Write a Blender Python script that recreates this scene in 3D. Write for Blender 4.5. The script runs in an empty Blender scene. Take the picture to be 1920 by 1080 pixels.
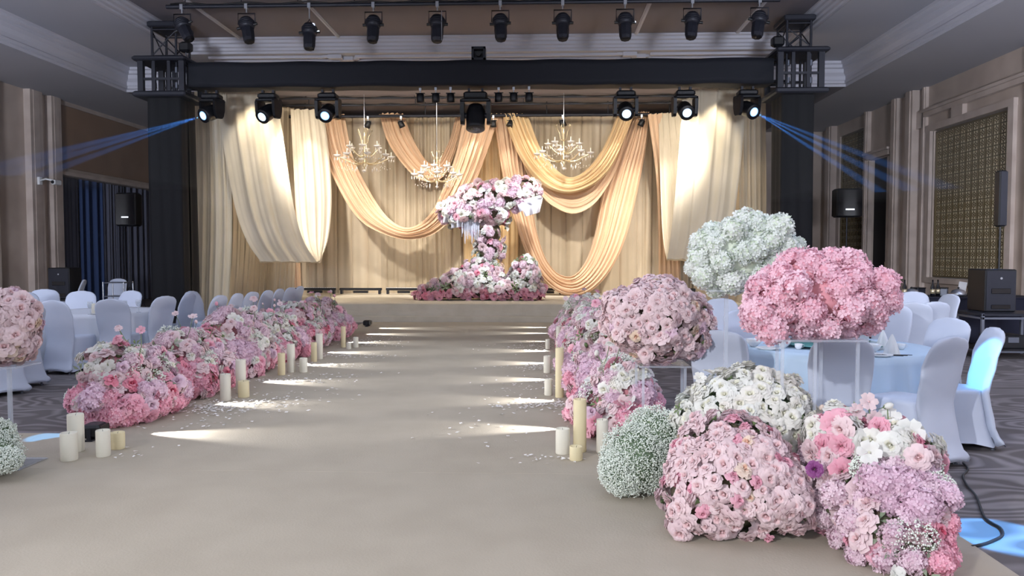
import bpy, math, random
from mathutils import Vector, Matrix, Quaternion, noise
random.seed(7)
PI = math.pi
SC = bpy.context.scene
COL = SC.collection

# ------------------------------------------------------------------ camera
F = 1450.0
cam_d = bpy.data.cameras.new('camera'); cam_d.sensor_width = 36; cam_d.lens = F/1920*36; cam_d.clip_end = 200
CAM = bpy.data.objects.new('camera', cam_d); COL.objects.link(CAM)
EYE = Vector((0, 0, 1.6))
CAM.location = EYE
CAM.rotation_euler = (math.radians(90-2.567), 0, math.radians(2.05))
SC.camera = CAM
RM = CAM.rotation_euler.to_matrix()

def ray(px, py):
    return (RM @ Vector(((px-960)/F, (540-py)/F, -1))).normalized()
def P(px, py, Y):                       # point of the hall at depth Y seen at that place of the photo
    d = ray(px, py); return EYE + d*((Y-EYE.y)/d.y)
def FL(px, py, z=0.0):                  # point at height z
    d = ray(px, py); return EYE + d*((z-EYE.z)/d.z)

# ------------------------------------------------------------------ view, world, lights
vs = SC.view_settings
vs.view_transform = 'Standard'; vs.look = 'None'; vs.gamma = 1; vs.use_curve_mapping = False
vs.exposure = -0.22
W = bpy.data.worlds.new('world'); SC.world = W; W.use_nodes = True
W.node_tree.nodes['Background'].inputs[0].default_value = (0.55, 0.62, 0.8, 1)
W.node_tree.nodes['Background'].inputs[1].default_value = 0.12
SC.cycles.max_bounces = 6; SC.cycles.diffuse_bounces = 3; SC.cycles.transparent_max_bounces = 12
SC.cycles.transmission_bounces = 6; SC.cycles.glossy_bounces = 3
SC.cycles.sample_clamp_indirect = 4

def aim(o, tgt):
    o.rotation_euler = (Vector(tgt)-o.location).to_track_quat('-Z', 'Y').to_euler()
def area(name, loc, tgt, sx, sy, power, col):
    l = bpy.data.lights.new(name, 'AREA'); l.shape = 'RECTANGLE'; l.size = sx; l.size_y = sy
    l.energy = power; l.color = col
    o = bpy.data.objects.new(name, l); COL.objects.link(o); o.location = loc; aim(o, tgt); return o
def spot(name, loc, tgt, power, col, deg, blend=.5, r=.05):
    l = bpy.data.lights.new(name, 'SPOT'); l.energy = power; l.color = col
    l.spot_size = math.radians(deg); l.spot_blend = blend; l.shadow_soft_size = r
    o = bpy.data.objects.new(name, l); COL.objects.link(o); o.location = loc; aim(o, tgt); return o
COOL = (.80, .88, 1.0); WARM = (1.0, .90, .79); WHITE = (1, .95, .9); BLUE = (.10, .42, 1.0)
# unseen fill areas added for ambient light, plus a front-of-house key from the left
area('hall_light', (-1.5, -5.0, 4.2), (-1.5, 9, 1.8), 12, 2.5, 600, COOL)
area('hall_light', (-1.5, 6.0, 5.6), (-1.5, 6.0, 0), 7, 9, 200, COOL)
area('hall_light', (-10.5, 10.0, 5.6), (-9.5, 10.0, 0), 2, 8, 190, (.62, .74, 1))
area('hall_light', (8.0, 8.0, 5.6), (7.0, 8.5, 0), 2, 8, 190, (.62, .74, 1))
spot('key_light', (-5.5, -3.5, 4.6), (.8, 5.2, .4), 3300, (.97, .97, 1), 50, .7, .12)
# pars over the stage washing the drapes
for px, py, Y, pw in ((463, 150, 19.0, 560), (510, 150, 19.0, 560), (585, 222, 21.6, 150), (640, 222, 22.0, 120), (752, 222, 22.2, 200), (880, 222, 22.2, 220),
                      (945, 226, 22.2, 260), (1003, 222, 22.2, 150), (1160, 222, 22.0, 220), (1205, 222, 21.6, 240),
                      (1255, 222, 21.0, 160), (1300, 150, 19.0, 560), (1345, 150, 19.0, 480), (390, 170, 18.2, 160), (1425, 170, 18.2, 160)):
    p = P(px, py, Y-.55); spot('drape_par', p, (p.x, p.y+1.0, 2.2), pw*.5, WARM if 520 < px < 1230 else (1, .88, .68), 62, .9, .06)
for sx in (-1, 1):
    l_ = area('hall_uplight', (-1.2+sx*5.5, -1.0, 2.4), (-1.4+sx*9.8, 4.5, 6.2), 2, 1.0, 1500, (.82, .87, 1)); l_.data.spread = math.radians(110)  # unseen fill added to brighten the side cornices and ceiling
for x_ in (-6.0, -3.0, 0.5, 3.4): spot('stage_wash', (x_, 17.9, 5.05), (x_*.95, 23.3, 1.0), 1350, (1, .93, .84), 58, .9, .1)
area('stage_wash', (-1.5, 19.9, 5.5), (-1.5, 22.6, 1.8), 11, .4, 300, (1, .90, .76))
spot('stage_profile', (-4.5, 15.4, 6.2), (-1.15, 20.3, 1.75), 3300, (.88, .92, 1), 24, .6, .08)
spot('stage_profile', (2.0, 15.4, 6.2), (-1.15, 20.3, 1.75), 3300, (.88, .92, 1), 24, .6, .08)
spot('aisle_profile', (-1.6, 15.4, 6.2), (-1.6, 11.0, 0), 650, (.88, .93, 1), 50, .9, .1)

# ------------------------------------------------------------------ materials
def s2l(c):
    return tuple(((v/255)/12.92 if v/255 <= .04045 else ((v/255+.055)/1.055)**2.4) for v in c)
def mat(name, rgb, rough=.6, metal=0, rgb2=None, nscale=4.0, bump=0, bscale=40, emit=None, estr=0, rand=None, transl=0, sheen=0, spec=.5):
    m = bpy.data.materials.new(name); m.use_nodes = True
    nt = m.node_tree; N = nt.nodes; L = nt.links
    b = N['Principled BSDF']
    b.inputs['Roughness'].default_value = rough; b.inputs['Metallic'].default_value = metal
    b.inputs['Specular IOR Level'].default_value = spec
    c1 = (*s2l(rgb), 1); b.inputs['Base Color'].default_value = c1
    csock = None
    if rgb2 or rand:
        tc = N.new('ShaderNodeTexCoord'); nz = N.new('ShaderNodeTexNoise'); nz.inputs['Scale'].default_value = nscale
        L.new(tc.outputs['Object'], nz.inputs['Vector'])
        mx = N.new('ShaderNodeMix'); mx.data_type = 'RGBA'
        mx.inputs[6].default_value = c1; mx.inputs[7].default_value = (*s2l(rgb2 or rand), 1)
        if rand:
            oi = N.new('ShaderNodeObjectInfo'); L.new(oi.outputs['Random'], mx.inputs[0])
        else:
            rp = N.new('ShaderNodeMapRange'); rp.inputs[1].default_value = .35; rp.inputs[2].default_value = .65
            L.new(nz.outputs['Fac'], rp.inputs[0]); L.new(rp.outputs[0], mx.inputs[0])
        L.new(mx.outputs[2], b.inputs['Base Color']); csock = mx.outputs[2]
    if bump:
        tc2 = N.new('ShaderNodeTexCoord'); nz2 = N.new('ShaderNodeTexNoise'); nz2.inputs['Scale'].default_value = bscale
        L.new(tc2.outputs['Object'], nz2.inputs['Vector'])
        bp = N.new('ShaderNodeBump'); bp.inputs['Strength'].default_value = bump; bp.inputs['Distance'].default_value = .02
        L.new(nz2.outputs['Fac'], bp.inputs['Height']); L.new(bp.outputs[0], b.inputs['Normal'])
    if emit:
        b.inputs['Emission Color'].default_value = (*s2l(emit), 1); b.inputs['Emission Strength'].default_value = estr
    if sheen: b.inputs['Sheen Weight'].default_value = sheen
    if transl:
        tr = N.new('ShaderNodeBsdfTranslucent'); mixs = N.new('ShaderNodeMixShader'); mixs.inputs[0].default_value = transl
        if csock: L.new(csock, tr.inputs[0])
        else: tr.inputs[0].default_value = c1
        out = N['Material Output']
        L.new(b.outputs[0], mixs.inputs[1]); L.new(tr.outputs[0], mixs.inputs[2]); L.new(mixs.outputs[0], out.inputs['Surface'])
    return m

M = {}
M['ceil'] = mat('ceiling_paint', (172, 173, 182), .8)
M['ceil_dark'] = mat('stage_ceiling_paint', (112, 107, 114), .8)  # ceiling paint with shade put into its colour, for centre and stage
M['plaster'] = mat('moulding_plaster', (190, 190, 200), .6)
M['wall'] = mat('wall_marble', (176, 160, 148), .35, rgb2=(196, 180, 168), nscale=1.2, bump=.05, bscale=6)
M['wall_pale'] = mat('pilaster_marble', (205, 190, 180), .3, rgb2=(186, 170, 160), nscale=2)
M['wall_brown'] = mat('brown_wall_panel', (138, 108, 84), .5, rgb2=(150, 118, 92), nscale=1)
M['dark_curtain'] = mat('dark_grey_cloth', (104, 106, 122), .9)
M['blue_curtain'] = mat('dark_blue_cloth', (60, 78, 118), .9)
M['stage_cloth'] = mat('stage_carpet', (210, 200, 182), .9, rgb2=(202, 192, 173), nscale=3, bump=.2, bscale=60)
M['black_cloth'] = mat('black_cloth', (4, 5, 12), .85)
M['beam_cloth'] = mat('navy_beam_cover', (15, 19, 30), .8, bump=.3, bscale=3)
M['black'] = mat('black_plastic', (16, 18, 24), .45)
M['black_metal'] = mat('black_painted_metal', (38, 40, 50), .45, .3)
M['grey_metal'] = mat('grey_metal', (120, 125, 138), .4, .7)
M['silver'] = mat('silver_metal', (200, 205, 215), .3, .9)
M['brass'] = mat('pale_brass', (232, 216, 180), .28, .7)
M['crystal'] = mat('crystal', (245, 240, 235), .08, 0, transl=.35)
M['candle'] = mat('ivory_wax', (240, 236, 222), .5, transl=.25)
M['candle_y'] = mat('warm_yellow_wax', (240, 228, 190), .5, transl=.25)
M['wick'] = mat('candle_wick', (50, 42, 36), .8)
M['chair'] = mat('white_spandex', (190, 198, 216), .65, rgb2=(196, 203, 220), nscale=3, sheen=.1)
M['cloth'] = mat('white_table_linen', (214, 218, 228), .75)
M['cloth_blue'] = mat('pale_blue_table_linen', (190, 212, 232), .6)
M['china'] = mat('white_china', (238, 240, 242), .2)
M['teal_glass'] = mat('teal_glass', (96, 150, 150), .08, .1)
M['navy'] = mat('navy_cloth', (18, 20, 40), .85)
M['gold_lattice'] = mat('bronze_lattice', (104, 90, 62), .5, .2)
M['gold_panel'] = mat('pale_gold_panel', (240, 228, 200), .55, rgb2=(244, 234, 208), nscale=3)
M['wood_dark'] = mat('dark_opening', (24, 22, 28), .8)
M['green'] = mat('leaf_green', (96, 118, 74), .6, rand=(130, 148, 100), transl=.2)
M['sage'] = mat('sage_leaf', (134, 150, 122), .7, rand=(160, 172, 150), transl=.2)
M['core'] = mat('foam_core', (106, 84, 72), .9, rgb2=(82, 88, 62), nscale=14)
M['core_pink'] = mat('pink_core', (226, 160, 170), .9, rgb2=(206, 140, 146), nscale=14)
M['core_white'] = mat('white_core', (226, 232, 214), .9, rgb2=(216, 226, 204), nscale=14)
M['stem'] = mat('thin_green_stem', (116, 134, 96), .7)
M['petal_litter'] = mat('white_petal', (245, 242, 240), .7, transl=.2)
M['cable'] = mat('black_cable', (14, 14, 16), .5)
M['feather'] = mat('white_tulle', (232, 234, 245), .9, transl=.4)
M['led'] = mat('led_window', (235, 240, 245), .3, emit=(230, 235, 245), estr=1.5)

def glass(name, rgb, alpha):
    m = bpy.data.materials.new(name); m.use_nodes = True; nt = m.node_tree; N = nt.nodes; L = nt.links
    b = N['Principled BSDF']; b.inputs['Base Color'].default_value = (*s2l(rgb), 1); b.inputs['Roughness'].default_value = .08
    t = N.new('ShaderNodeBsdfTransparent'); mx = N.new('ShaderNodeMixShader'); mx.inputs[0].default_value = alpha
    L.new(t.outputs[0], mx.inputs[1]); L.new(b.outputs[0], mx.inputs[2]); L.new(mx.outputs[0], N['Material Output'].inputs['Surface'])
    return m
M['acrylic'] = glass('clear_acrylic', (215, 222, 235), .33)
M['clear'] = glass('clear_glass', (225, 232, 240), .35)

def lens(name, rgb, s):
    m = bpy.data.materials.new(name); m.use_nodes = True; nt = m.node_tree; N = nt.nodes; L = nt.links
    b = N['Principled BSDF']; b.inputs['Base Color'].default_value = (.02, .03, .05, 1); b.inputs['Roughness'].default_value = .1
    tc = N.new('ShaderNodeTexCoord'); g = N.new('ShaderNodeTexGradient'); g.gradient_type = 'SPHERICAL'
    mp = N.new('ShaderNodeMapping'); mp.inputs['Scale'].default_value = (6.6, 6.6, 6.6)
    L.new(tc.outputs['Object'], mp.inputs[0]); L.new(mp.outputs[0], g.inputs[0])
    r = N.new('ShaderNodeValToRGB'); r.color_ramp.elements[0].color = (*[v*.18 for v in s2l(rgb)], 1); r.color_ramp.elements[1].color = (1, 1, 1, 1)
    r.color_ramp.elements[0].position = .0; r.color_ramp.elements[1].position = .75
    e = r.color_ramp.elements.new(.3); e.color = (*s2l(rgb), 1)
    L.new(g.outputs['Fac'], r.inputs[0]); L.new(r.outputs[0], b.inputs['Emission Color']); b.inputs['Emission Strength'].default_value = s
    return m
M['lens_blue'] = lens('lit_blue_lens', (90, 170, 255), 2.2)
M['lens_white'] = lens('lit_white_lens', (170, 205, 235), 2.2)
M['lens_dark'] = mat('dark_lens', (14, 14, 20), .08)
M['par_lens'] = mat('warm_par_lens', (255, 235, 200), .3, emit=(255, 225, 170), estr=4)

def drape_mat(name, rgb, rgb2):
    m = mat(name, rgb, .55, rgb2=rgb2, nscale=1.3, transl=.12, sheen=.25)
    return m
M['beige_drape'] = drape_mat('beige_satin', (220, 204, 178), (212, 196, 170))
M['cream_drape'] = drape_mat('cream_satin', (226, 214, 192), (218, 206, 182))
M['gold_drape'] = drape_mat('gold_satin', (232, 198, 164), (226, 190, 154))
M['pale_gold_drape'] = drape_mat('pale_gold_satin', (234, 204, 156), (226, 194, 146))
M['taupe_drape'] = drape_mat('taupe_satin', (204, 188, 162), (194, 178, 152))

# carpet of the hall: grey brown with flowing rings
def carpet():
    m = bpy.data.materials.new('swirled_carpet'); m.use_nodes = True; nt = m.node_tree; N = nt.nodes; L = nt.links
    b = N['Principled BSDF']; b.inputs['Roughness'].default_value = .9
    tc = N.new('ShaderNodeTexCoord'); mp = N.new('ShaderNodeMapping'); mp.inputs['Scale'].default_value = (.6, 1.1, 1)
    nz = N.new('ShaderNodeTexNoise'); nz.inputs['Scale'].default_value = .9; nz.inputs['Detail'].default_value = 1.5
    L.new(tc.outputs['Object'], mp.inputs[0]); L.new(mp.outputs[0], nz.inputs['Vector'])
    mu = N.new('ShaderNodeMath'); mu.operation = 'MULTIPLY'; mu.inputs[1].default_value = 140
    si = N.new('ShaderNodeMath'); si.operation = 'SINE'
    L.new(nz.outputs['Fac'], mu.inputs[0]); L.new(mu.outputs[0], si.inputs[0])
    n2 = N.new('ShaderNodeTexNoise'); n2.inputs['Scale'].default_value = 1.7; L.new(tc.outputs['Object'], n2.inputs['Vector'])
    ad = N.new('ShaderNodeMath'); ad.operation = 'MULTIPLY_ADD'; ad.inputs[1].default_value = .35; L.new(si.outputs[0], ad.inputs[0]); L.new(n2.outputs['Fac'], ad.inputs[2])
    r = N.new('ShaderNodeValToRGB'); r.color_ramp.elements[0].position = .3; r.color_ramp.elements[1].position = .85
    r.color_ramp.elements[0].color = (*s2l((92, 86, 87)), 1); r.color_ramp.elements[1].color = (*s2l((128, 122, 124)), 1)
    L.new(ad.outputs[0], r.inputs[0]); L.new(r.outputs[0], b.inputs['Base Color'])
    return m
M['carpet'] = carpet()
M['aisle'] = mat('cream_aisle_carpet', (174, 164, 148), .85, rgb2=(168, 158, 142), nscale=2.2, bump=.1, bscale=70)

# petals: every mesh shared, the tint varies from flower to flower
def pet(n, c1, c2, h): return (mat(n+'_petal', c1, .6, rand=c2, transl=.3), mat(n+'_heart', h, .6, transl=.3))
PET = {
 'blush':  pet('blush', (248, 226, 228), (240, 216, 220), (244, 210, 212)),
 'white':  pet('white_rose', (246, 247, 242), (250, 246, 238), (244, 242, 224)),
 'pink':   pet('pink', (250, 200, 214), (247, 184, 202), (244, 174, 194)),
 'hot':    pet('rose_pink', (238, 144, 166), (244, 172, 190), (206, 88, 114)),
 'lilac':  pet('lilac', (244, 216, 232), (240, 212, 226), (232, 198, 216)),
 'mauve':  pet('mauve', (238, 212, 224), (244, 222, 230), (222, 186, 204)),
 'ball':   pet('ball_pink', (253, 220, 232), (252, 210, 224), (250, 192, 206)),
 'mint':   pet('mint_white', (244, 250, 245), (248, 250, 246), (232, 242, 222)),
 'peach':  pet('peach', (248, 226, 204), (248, 230, 216), (238, 196, 172)),
 'purple': pet('purple', (160, 84, 150), (140, 70, 132), (120, 50, 110)),
}

# ------------------------------------------------------------------ mesh helpers
class MB:
    def __init__(s): s.v = []; s.f = []; s.m = []; s.sm = []
    def add(s, vs_, fs, mi=0, smooth=False):
        b = len(s.v); s.v += [tuple(v) for v in vs_]
        for f in fs: s.f.append([b+i for i in f]); s.m.append(mi); s.sm.append(smooth)
    def box(s, c, d, mi=0, rot=None):
        hx, hy, hz = d[0]/2, d[1]/2, d[2]/2; c = Vector(c)
        vs_ = [Vector((x, y, z)) for x in (-hx, hx) for y in (-hy, hy) for z in (-hz, hz)]
        if rot is not None: vs_ = [rot @ v for v in vs_]
        s.add([c+v for v in vs_], [(0, 1, 3, 2), (4, 6, 7, 5), (0, 4, 5, 1), (2, 3, 7, 6), (0, 2, 6, 4), (1, 5, 7, 3)], mi); return s
    def cbox(s, c, d, ch=.02, mi=0):            # box with chamfered vertical edges and top/bottom
        hx, hy, hz = d[0]/2, d[1]/2, d[2]/2; c = Vector(c)
        def ring(ix, z):
            x, y = hx-ix, hy-ix; k = ch
            return [(x-k, -y), (x, -y+k), (x, y-k), (x-k, y), (-x+k, y), (-x, y-k), (-x, -y+k), (-x+k, -y)], z
        rs = [ring(ch, -hz), ring(0, -hz+ch), ring(0, hz-ch), ring(ch, hz)]
        vs_ = []
        for pts, z in rs: vs_ += [c+Vector((p[0], p[1], z)) for p in pts]
        fs = [tuple(range(7, -1, -1)), tuple(range(24, 32))]
        for r in range(3):
            for i in range(8): j = (i+1) % 8; fs.append((r*8+i, r*8+j, r*8+8+j, r*8+8+i))
        s.add(vs_, fs, mi); return s
    def tube(s, p0, p1, r0, r1=None, n=8, mi=0, cap=True, smooth=True):
        r1 = r0 if r1 is None else r1; p0 = Vector(p0); p1 = Vector(p1); d = (p1-p0)
        if d.length < 1e-6: return s
        q = d.to_track_quat('Z', 'Y'); vs_ = []
        for p, r in ((p0, r0), (p1, r1)):
            for i in range(n): a = 2*PI*i/n; vs_.append(p+q @ Vector((r*math.cos(a), r*math.sin(a), 0)))
        s.add(vs_, [(i, (i+1) % n, n+(i+1) % n, n+i) for i in range(n)], mi, smooth)
        if cap: s.add(vs_[:n], [tuple(range(n-1, -1, -1))], mi); s.add(vs_[n:], [tuple(range(n))], mi)
        return s
    def path(s, pts, r, n=6, mi=0):
        pts = [Vector(p) for p in pts]; rings = []
        up = Vector((0, 0, 1))
        for i, p in enumerate(pts):
            d = (pts[min(i+1, len(pts)-1)]-pts[max(i-1, 0)]).normalized()
            a = d.cross(up if abs(d.z) < .95 else Vector((1, 0, 0))).normalized(); b = d.cross(a)
            rr = r[i] if isinstance(r, (list, tuple)) else r
            rings += [p+a*rr*math.cos(2*PI*k/n)+b*rr*math.sin(2*PI*k/n) for k in range(n)]
        fs = []
        for i in range(len(pts)-1):
            for k in range(n): j = (k+1) % n; fs.append((i*n+k, i*n+j, i*n+n+j, i*n+n+k))
        fs.append(tuple(range(n-1, -1, -1))); e = (len(pts)-1)*n; fs.append(tuple(range(e, e+n)))
        s.add(rings, fs, mi, True); return s
    def lathe(s, prof, c=(0, 0, 0), n=16, mi=0, sx=1, sy=1, smooth=True, rot=None):
        c = Vector(c); vs_ = []
        for r, z in prof:
            for i in range(n):
                a = 2*PI*i/n; v = Vector((r*math.cos(a)*sx, r*math.sin(a)*sy, z))
                if rot is not None: v = rot @ v
                vs_.append(c+v)
        fs = []
        for k in range(len(prof)-1):
            for i in range(n): j = (i+1) % n; fs.append((k*n+i, k*n+j, k*n+n+j, k*n+n+i))
        if prof[0][0] > 1e-4: fs.append(tuple(range(n-1, -1, -1)))
        if prof[-1][0] > 1e-4: e = (len(prof)-1)*n; fs.append(tuple(range(e, e+n)))
        s.add(vs_, fs, mi, smooth); return s
    def grid(s, fn, nu, nv, mi=0, smooth=True):
        vs_ = [fn(i/nu, j/nv) for j in range(nv+1) for i in range(nu+1)]
        s.add(vs_, [(j*(nu+1)+i, j*(nu+1)+i+1, (j+1)*(nu+1)+i+1, (j+1)*(nu+1)+i) for j in range(nv) for i in range(nu)], mi, smooth); return s
    def mesh(s, name, mats):
        me = bpy.data.meshes.new(name); me.from_pydata(s.v, [], s.f)
        for m in (mats if isinstance(mats, (list, tuple)) else [mats]): me.materials.append(m)
        me.polygons.foreach_set('material_index', s.m); me.polygons.foreach_set('use_smooth', s.sm)
        me.update(); return me
    def build(s, name, mats, parent=None, **k):
        return put(name, s.mesh(name, mats), parent, **k)

def put(name, me, parent=None, loc=None, rot=None, scale=None):
    o = bpy.data.objects.new(name, me); COL.objects.link(o)
    if parent: o.parent = parent
    if loc is not None: o.location = loc
    if rot is not None: o.rotation_euler = rot
    if scale is not None: o.scale = scale if hasattr(scale, '__len__') else (scale,)*3
    return o
def thing(name, label, cat, loc=(0, 0, 0), rz=0, group=None):
    o = bpy.data.objects.new(name, None); COL.objects.link(o); o.empty_display_size = .1
    o.location = loc; o.rotation_euler = (0, 0, rz); return tag(o, label, cat, group)
def tag(o, label, cat, group=None):
    o['label'] = label; o['category'] = cat
    if group: o['group'] = group
    return o
def struct(o): o['kind'] = 'structure'; return o
def stuff(o): o['kind'] = 'stuff'; return o
def copy_tree(o, parent=None):
    c = o.copy(); COL.objects.link(c)
    if parent: c.parent = parent
    for ch in list(o.children): copy_tree(ch, c)
    return c
def Rz(a): return Matrix.Rotation(a, 3, 'Z')
def Rx(a): return Matrix.Rotation(a, 3, 'X')
def Ry(a): return Matrix.Rotation(a, 3, 'Y')
def catmull(pts, n):
    pts = [Vector(p) for p in pts]; out = []
    q = [pts[0]*2-pts[1]]+pts+[pts[-1]*2-pts[-2]]
    d = [0]
    for a, b in zip(pts, pts[1:]): d.append(d[-1]+(b-a).length)
    for k in range(n+1):
        t = d[-1]*k/n; i = 0
        while i < len(d)-2 and d[i+1] < t: i += 1
        u = (t-d[i])/max(1e-9, d[i+1]-d[i]); a, b, c, e = q[i], q[i+1], q[i+2], q[i+3]
        out.append(.5*((2*b)+(c-a)*u+(2*a-5*b+4*c-e)*u*u+(3*b-a-3*c+e)*u**3))
    return out

XL, XR, Y0, Y1 = -13.5, 10.05, -6.0, 28.0
H1, H2, H3 = 5.9, 6.52, 6.87
# ================================================================== THE SETTING
struct(MB().box(((XL+XR)/2, 11, -.1), (XR-XL+6, 34.4, .2)).build('floor', M['carpet']))
# ceiling: soffit ring, middle tray, top tray
def tray_profile(x0, x1, y0, y1, z0, z1, prof, name):
    mb = MB(); rings = []
    for o, t in prof:
        o += .007; z = z0+(z1-z0)*t
        rings.append([(x0+o, y0, z), (x0+o, y1-o, z), (x1-o, y1-o, z), (x1-o, y0, z)])
    vs_ = [v for r in rings for v in r]; fs = []
    for k in range(len(rings)-1):
        for i in range(3): fs.append((k*4+i, k*4+i+1, k*4+5+i, k*4+4+i))
    mb.add(vs_, fs); struct(mb.build(name, M['plaster']))
c = MB()
c.box(((XL-11.04)/2-1.5, 11, H1+.05), (-11.04-XL+3, 34, .1)); c.box(((XR+7.9)/2, 11, H1+.05), (XR-7.9, 34, .1))
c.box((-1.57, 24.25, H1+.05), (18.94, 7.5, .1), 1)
c.box(((-11.04-8.79)/2, 7.25, H2+.05), (2.25, 26.5, .1)); c.box(((6.04+7.9)/2, 7.25, H2+.05), (1.86, 26.5, .1))
c.box((-1.375, 19.8, H2+.05), (14.83, 1.4, .1))
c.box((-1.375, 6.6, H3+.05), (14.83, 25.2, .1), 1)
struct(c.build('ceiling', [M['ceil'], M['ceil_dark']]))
PR1 = ((0, 0), (0, .10), (.05, .13), (.05, .24), (.02, .27), (.02, .42), (.09, .55), (.09, .70), (.15, .74), (.15, .86), (.2, .9), (.2, 1.02))
tray_profile(-11.04, 7.9, Y0, 20.5, H1, H2, PR1, 'trim_1')
PR2 = ((0, 0), (0, .16), (.05, .2), (.05, .36), (.1, .42), (.1, .6), (.16, .66), (.16, .82), (.22, .88), (.22, 1.02))
tray_profile(-8.79, 6.04, Y0, 19.1, H2, H3, PR2, 'trim_2')
k = 3
for x in (-7.35, -4.9, 2.3, 4.7):
    mb = MB(); mb.box((x, 6.5, H3-.012), (.09, 25, .03)); mb.box((x, 6.5, H3-.03), (.04, 25, .03)); struct(mb.build('trim_%d' % k, M['plaster'])); k += 1
for y in (19.35, 19.7, 20.1):
    for a, b in ((-8.3, -5.35), (-4.6, 1.95), (2.7, 5.8)):
        mb = MB().box(((a+b)/2, y, H2-.03), (b-a, .09, .06)); struct(mb.build('trim_%d' % k, M['plaster'])); k += 1
for x in (-4.97, 2.32):                 # stepped corner ornaments where the ceiling mouldings meet
    mb = MB()
    for i in range(5): mb.box((x+(.12 if i % 2 else -.12), 19.3+i*.2, H2-.045), (.34, .16, .09)); mb.box((x+(.28 if i % 2 else -.28), 19.3+i*.2, H2-.03), (.3, .05, .06))
    struct(mb.build('trim_%d' % k, M['plaster'])); k += 1
for x, y in ((-12.4, 9.4), (8.9, 8.9), (8.6, 11.4), (-12.6, 13.2)):
    t = thing('ceiling_vent', 'slim dark slot vent in the white soffit %s' % ('over the left tables, nearer one' if (x, y) == (-12.4, 9.4) else 'over the left tables, farther one' if x < 0 else 'by the lattice wall, nearer one' if y < 10 else 'by the lattice wall, farther one'), 'vent', (x, y, H1), 0, 'soffit vents')
    MB().box((0, 0, -.006), (.42, .09, .012)).build('frame', M['plaster'], t)
    for i in range(3): MB().box((0, -.025+i*.025, -.014), (.38, .012, .008)).build('slat', M['black_metal'], t)
# walls
struct(MB().box((-1.7, Y1+.1, 3.4), (30, .2, 7)).build('wall_back', M['wall']))
struct(MB().box((-1.7, Y0-.1, 3.4), (30, .2, 7)).build('wall_front', M['wall']))
lw = MB()
lw.box((XL-.15, 7.6, 3), (.3, 27.2, 6)); lw.box((XL-.75, 24.6, 4.85), (1.5, 6.8, 2.1)); lw.box((XL-2.4, 24, 3), (.2, 8, 6)); lw.box((XL-1.2, 21.1, 3), (2.4, .2, 6))
struct(lw.build('wall_left', M['wall']))
struct(MB().box((XL+.02, 24.6, 4.9), (.06, 6.6, 1.75)).build('trim_%d' % k, M['wall_brown'])); k += 1
mb = MB(); mb.box((XL+.05, 24.6, 3.86), (.12, 6.8, .1)); mb.box((XL+.02, 24.6, 5.84), (.1, 6.8, .12)); struct(mb.build('trim_%d' % k, M['wall_pale'])); k += 1
for y, w in ((20.2, .5), (21.05, .42), (18.6, .2), (15.4, .5), (12.0, .5)):        # pilasters of the left wall
    mb = MB(); mb.box((XL+.09, y, 2.95), (.18, w, 5.9)); mb.box((XL+.14, y, 2.95), (.1, w*.5, 5.9)); mb.box((XL+.14, y, .1), (.26, w+.06, .2)); struct(mb.build('trim_%d' % k, M['wall_pale'])); k += 1
rw = MB()
def wseg(y0, y1, z0, z1): rw.box((XR+.15, (y0+y1)/2, (z0+z1)/2), (.3, y1-y0, z1-z0))
wseg(Y0, 17.0, 0, 5.9); wseg(17.0, 20.3, 0, .98); wseg(17.0, 20.3, 4.72, 5.9); wseg(20.3, 22.7, 0, 5.9); wseg(22.7, 23.95, 4.4, 5.9)
wseg(23.95, 24.4, 0, 5.9); wseg(24.4, 26.5, 0, 1.0); wseg(24.4, 26.5, 5.5, 5.9); wseg(26.5, Y1, 0, 5.9)
rw.box((XR+.9, 23.3, 2.95), (.1, 1.6, 5.9))
struct(rw.build('wall_right', M['wall']))
for y, w, pr in ((16.2, .3, .1), (21.2, .42, .22), (22.2, .35, .16), (20.65, .16, .08), (14.4, .5, .12), (24.15, .22, .12), (27.0, .5, .2), (11.5, .5, .12)):
    mb = MB(); mb.box((XR-pr/2, y, 2.95), (pr, w, 5.9)); mb.box((XR-pr/2-.03, y, 2.95), (pr, w*.55, 5.9)); mb.box((XR-pr/2-.05, y, .1), (pr+.06, w+.08, .2)); struct(mb.build('trim_%d' % k, M['wall_pale'])); k += 1
mb = MB()                               # raised frame round the lattice screen, frieze above it
mb.box((XR-.045, 18.65, 4.80), (.1, 3.72, .16)); mb.box((XR-.045, 18.65, .92), (.1, 3.72, .14)); mb.box((XR-.038, 16.90, 2.85), (.1, .2, 3.9)); mb.box((XR-.038, 20.40, 2.85), (.1, .2, 3.9))
mb.box((XR-.05, 18.3, 5.18), (.14, 4.6, .12)); mb.box((XR-.09, 18.3, 5.27), (.18, 4.6, .07)); mb.box((XR-.05, 19.0, 5.05), (.12, .5, .35)); mb.box((XR-.05, 20.9, 5.1), (.12, .5, .45))
struct(mb.build('trim_%d' % k, M['wall_pale'])); k += 1
mb = MB(); mb.box((XR-.05, 23.33, 4.5), (.2, 1.6, .16)); mb.box((XR-.08, 23.33, 4.6), (.26, 1.7, .06)); mb.box((XR-.03, 22.65, 2.2), (.12, .12, 4.4)); mb.box((XR-.03, 24.0, 2.2), (.12, .12, 4.4)); struct(mb.build('trim_%d' % k, M['wall_pale'])); k += 1
d = struct(MB().box((XR+.12, 23.32, 2.2), (.06, 1.25, 4.4)).build('door_1', M['wood_dark']))
MB().tube((XR+.02, 22.95, 1.0), (XR+.02, 22.95, 1.35), .015).build('door_handle', M['brass'], d)
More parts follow.
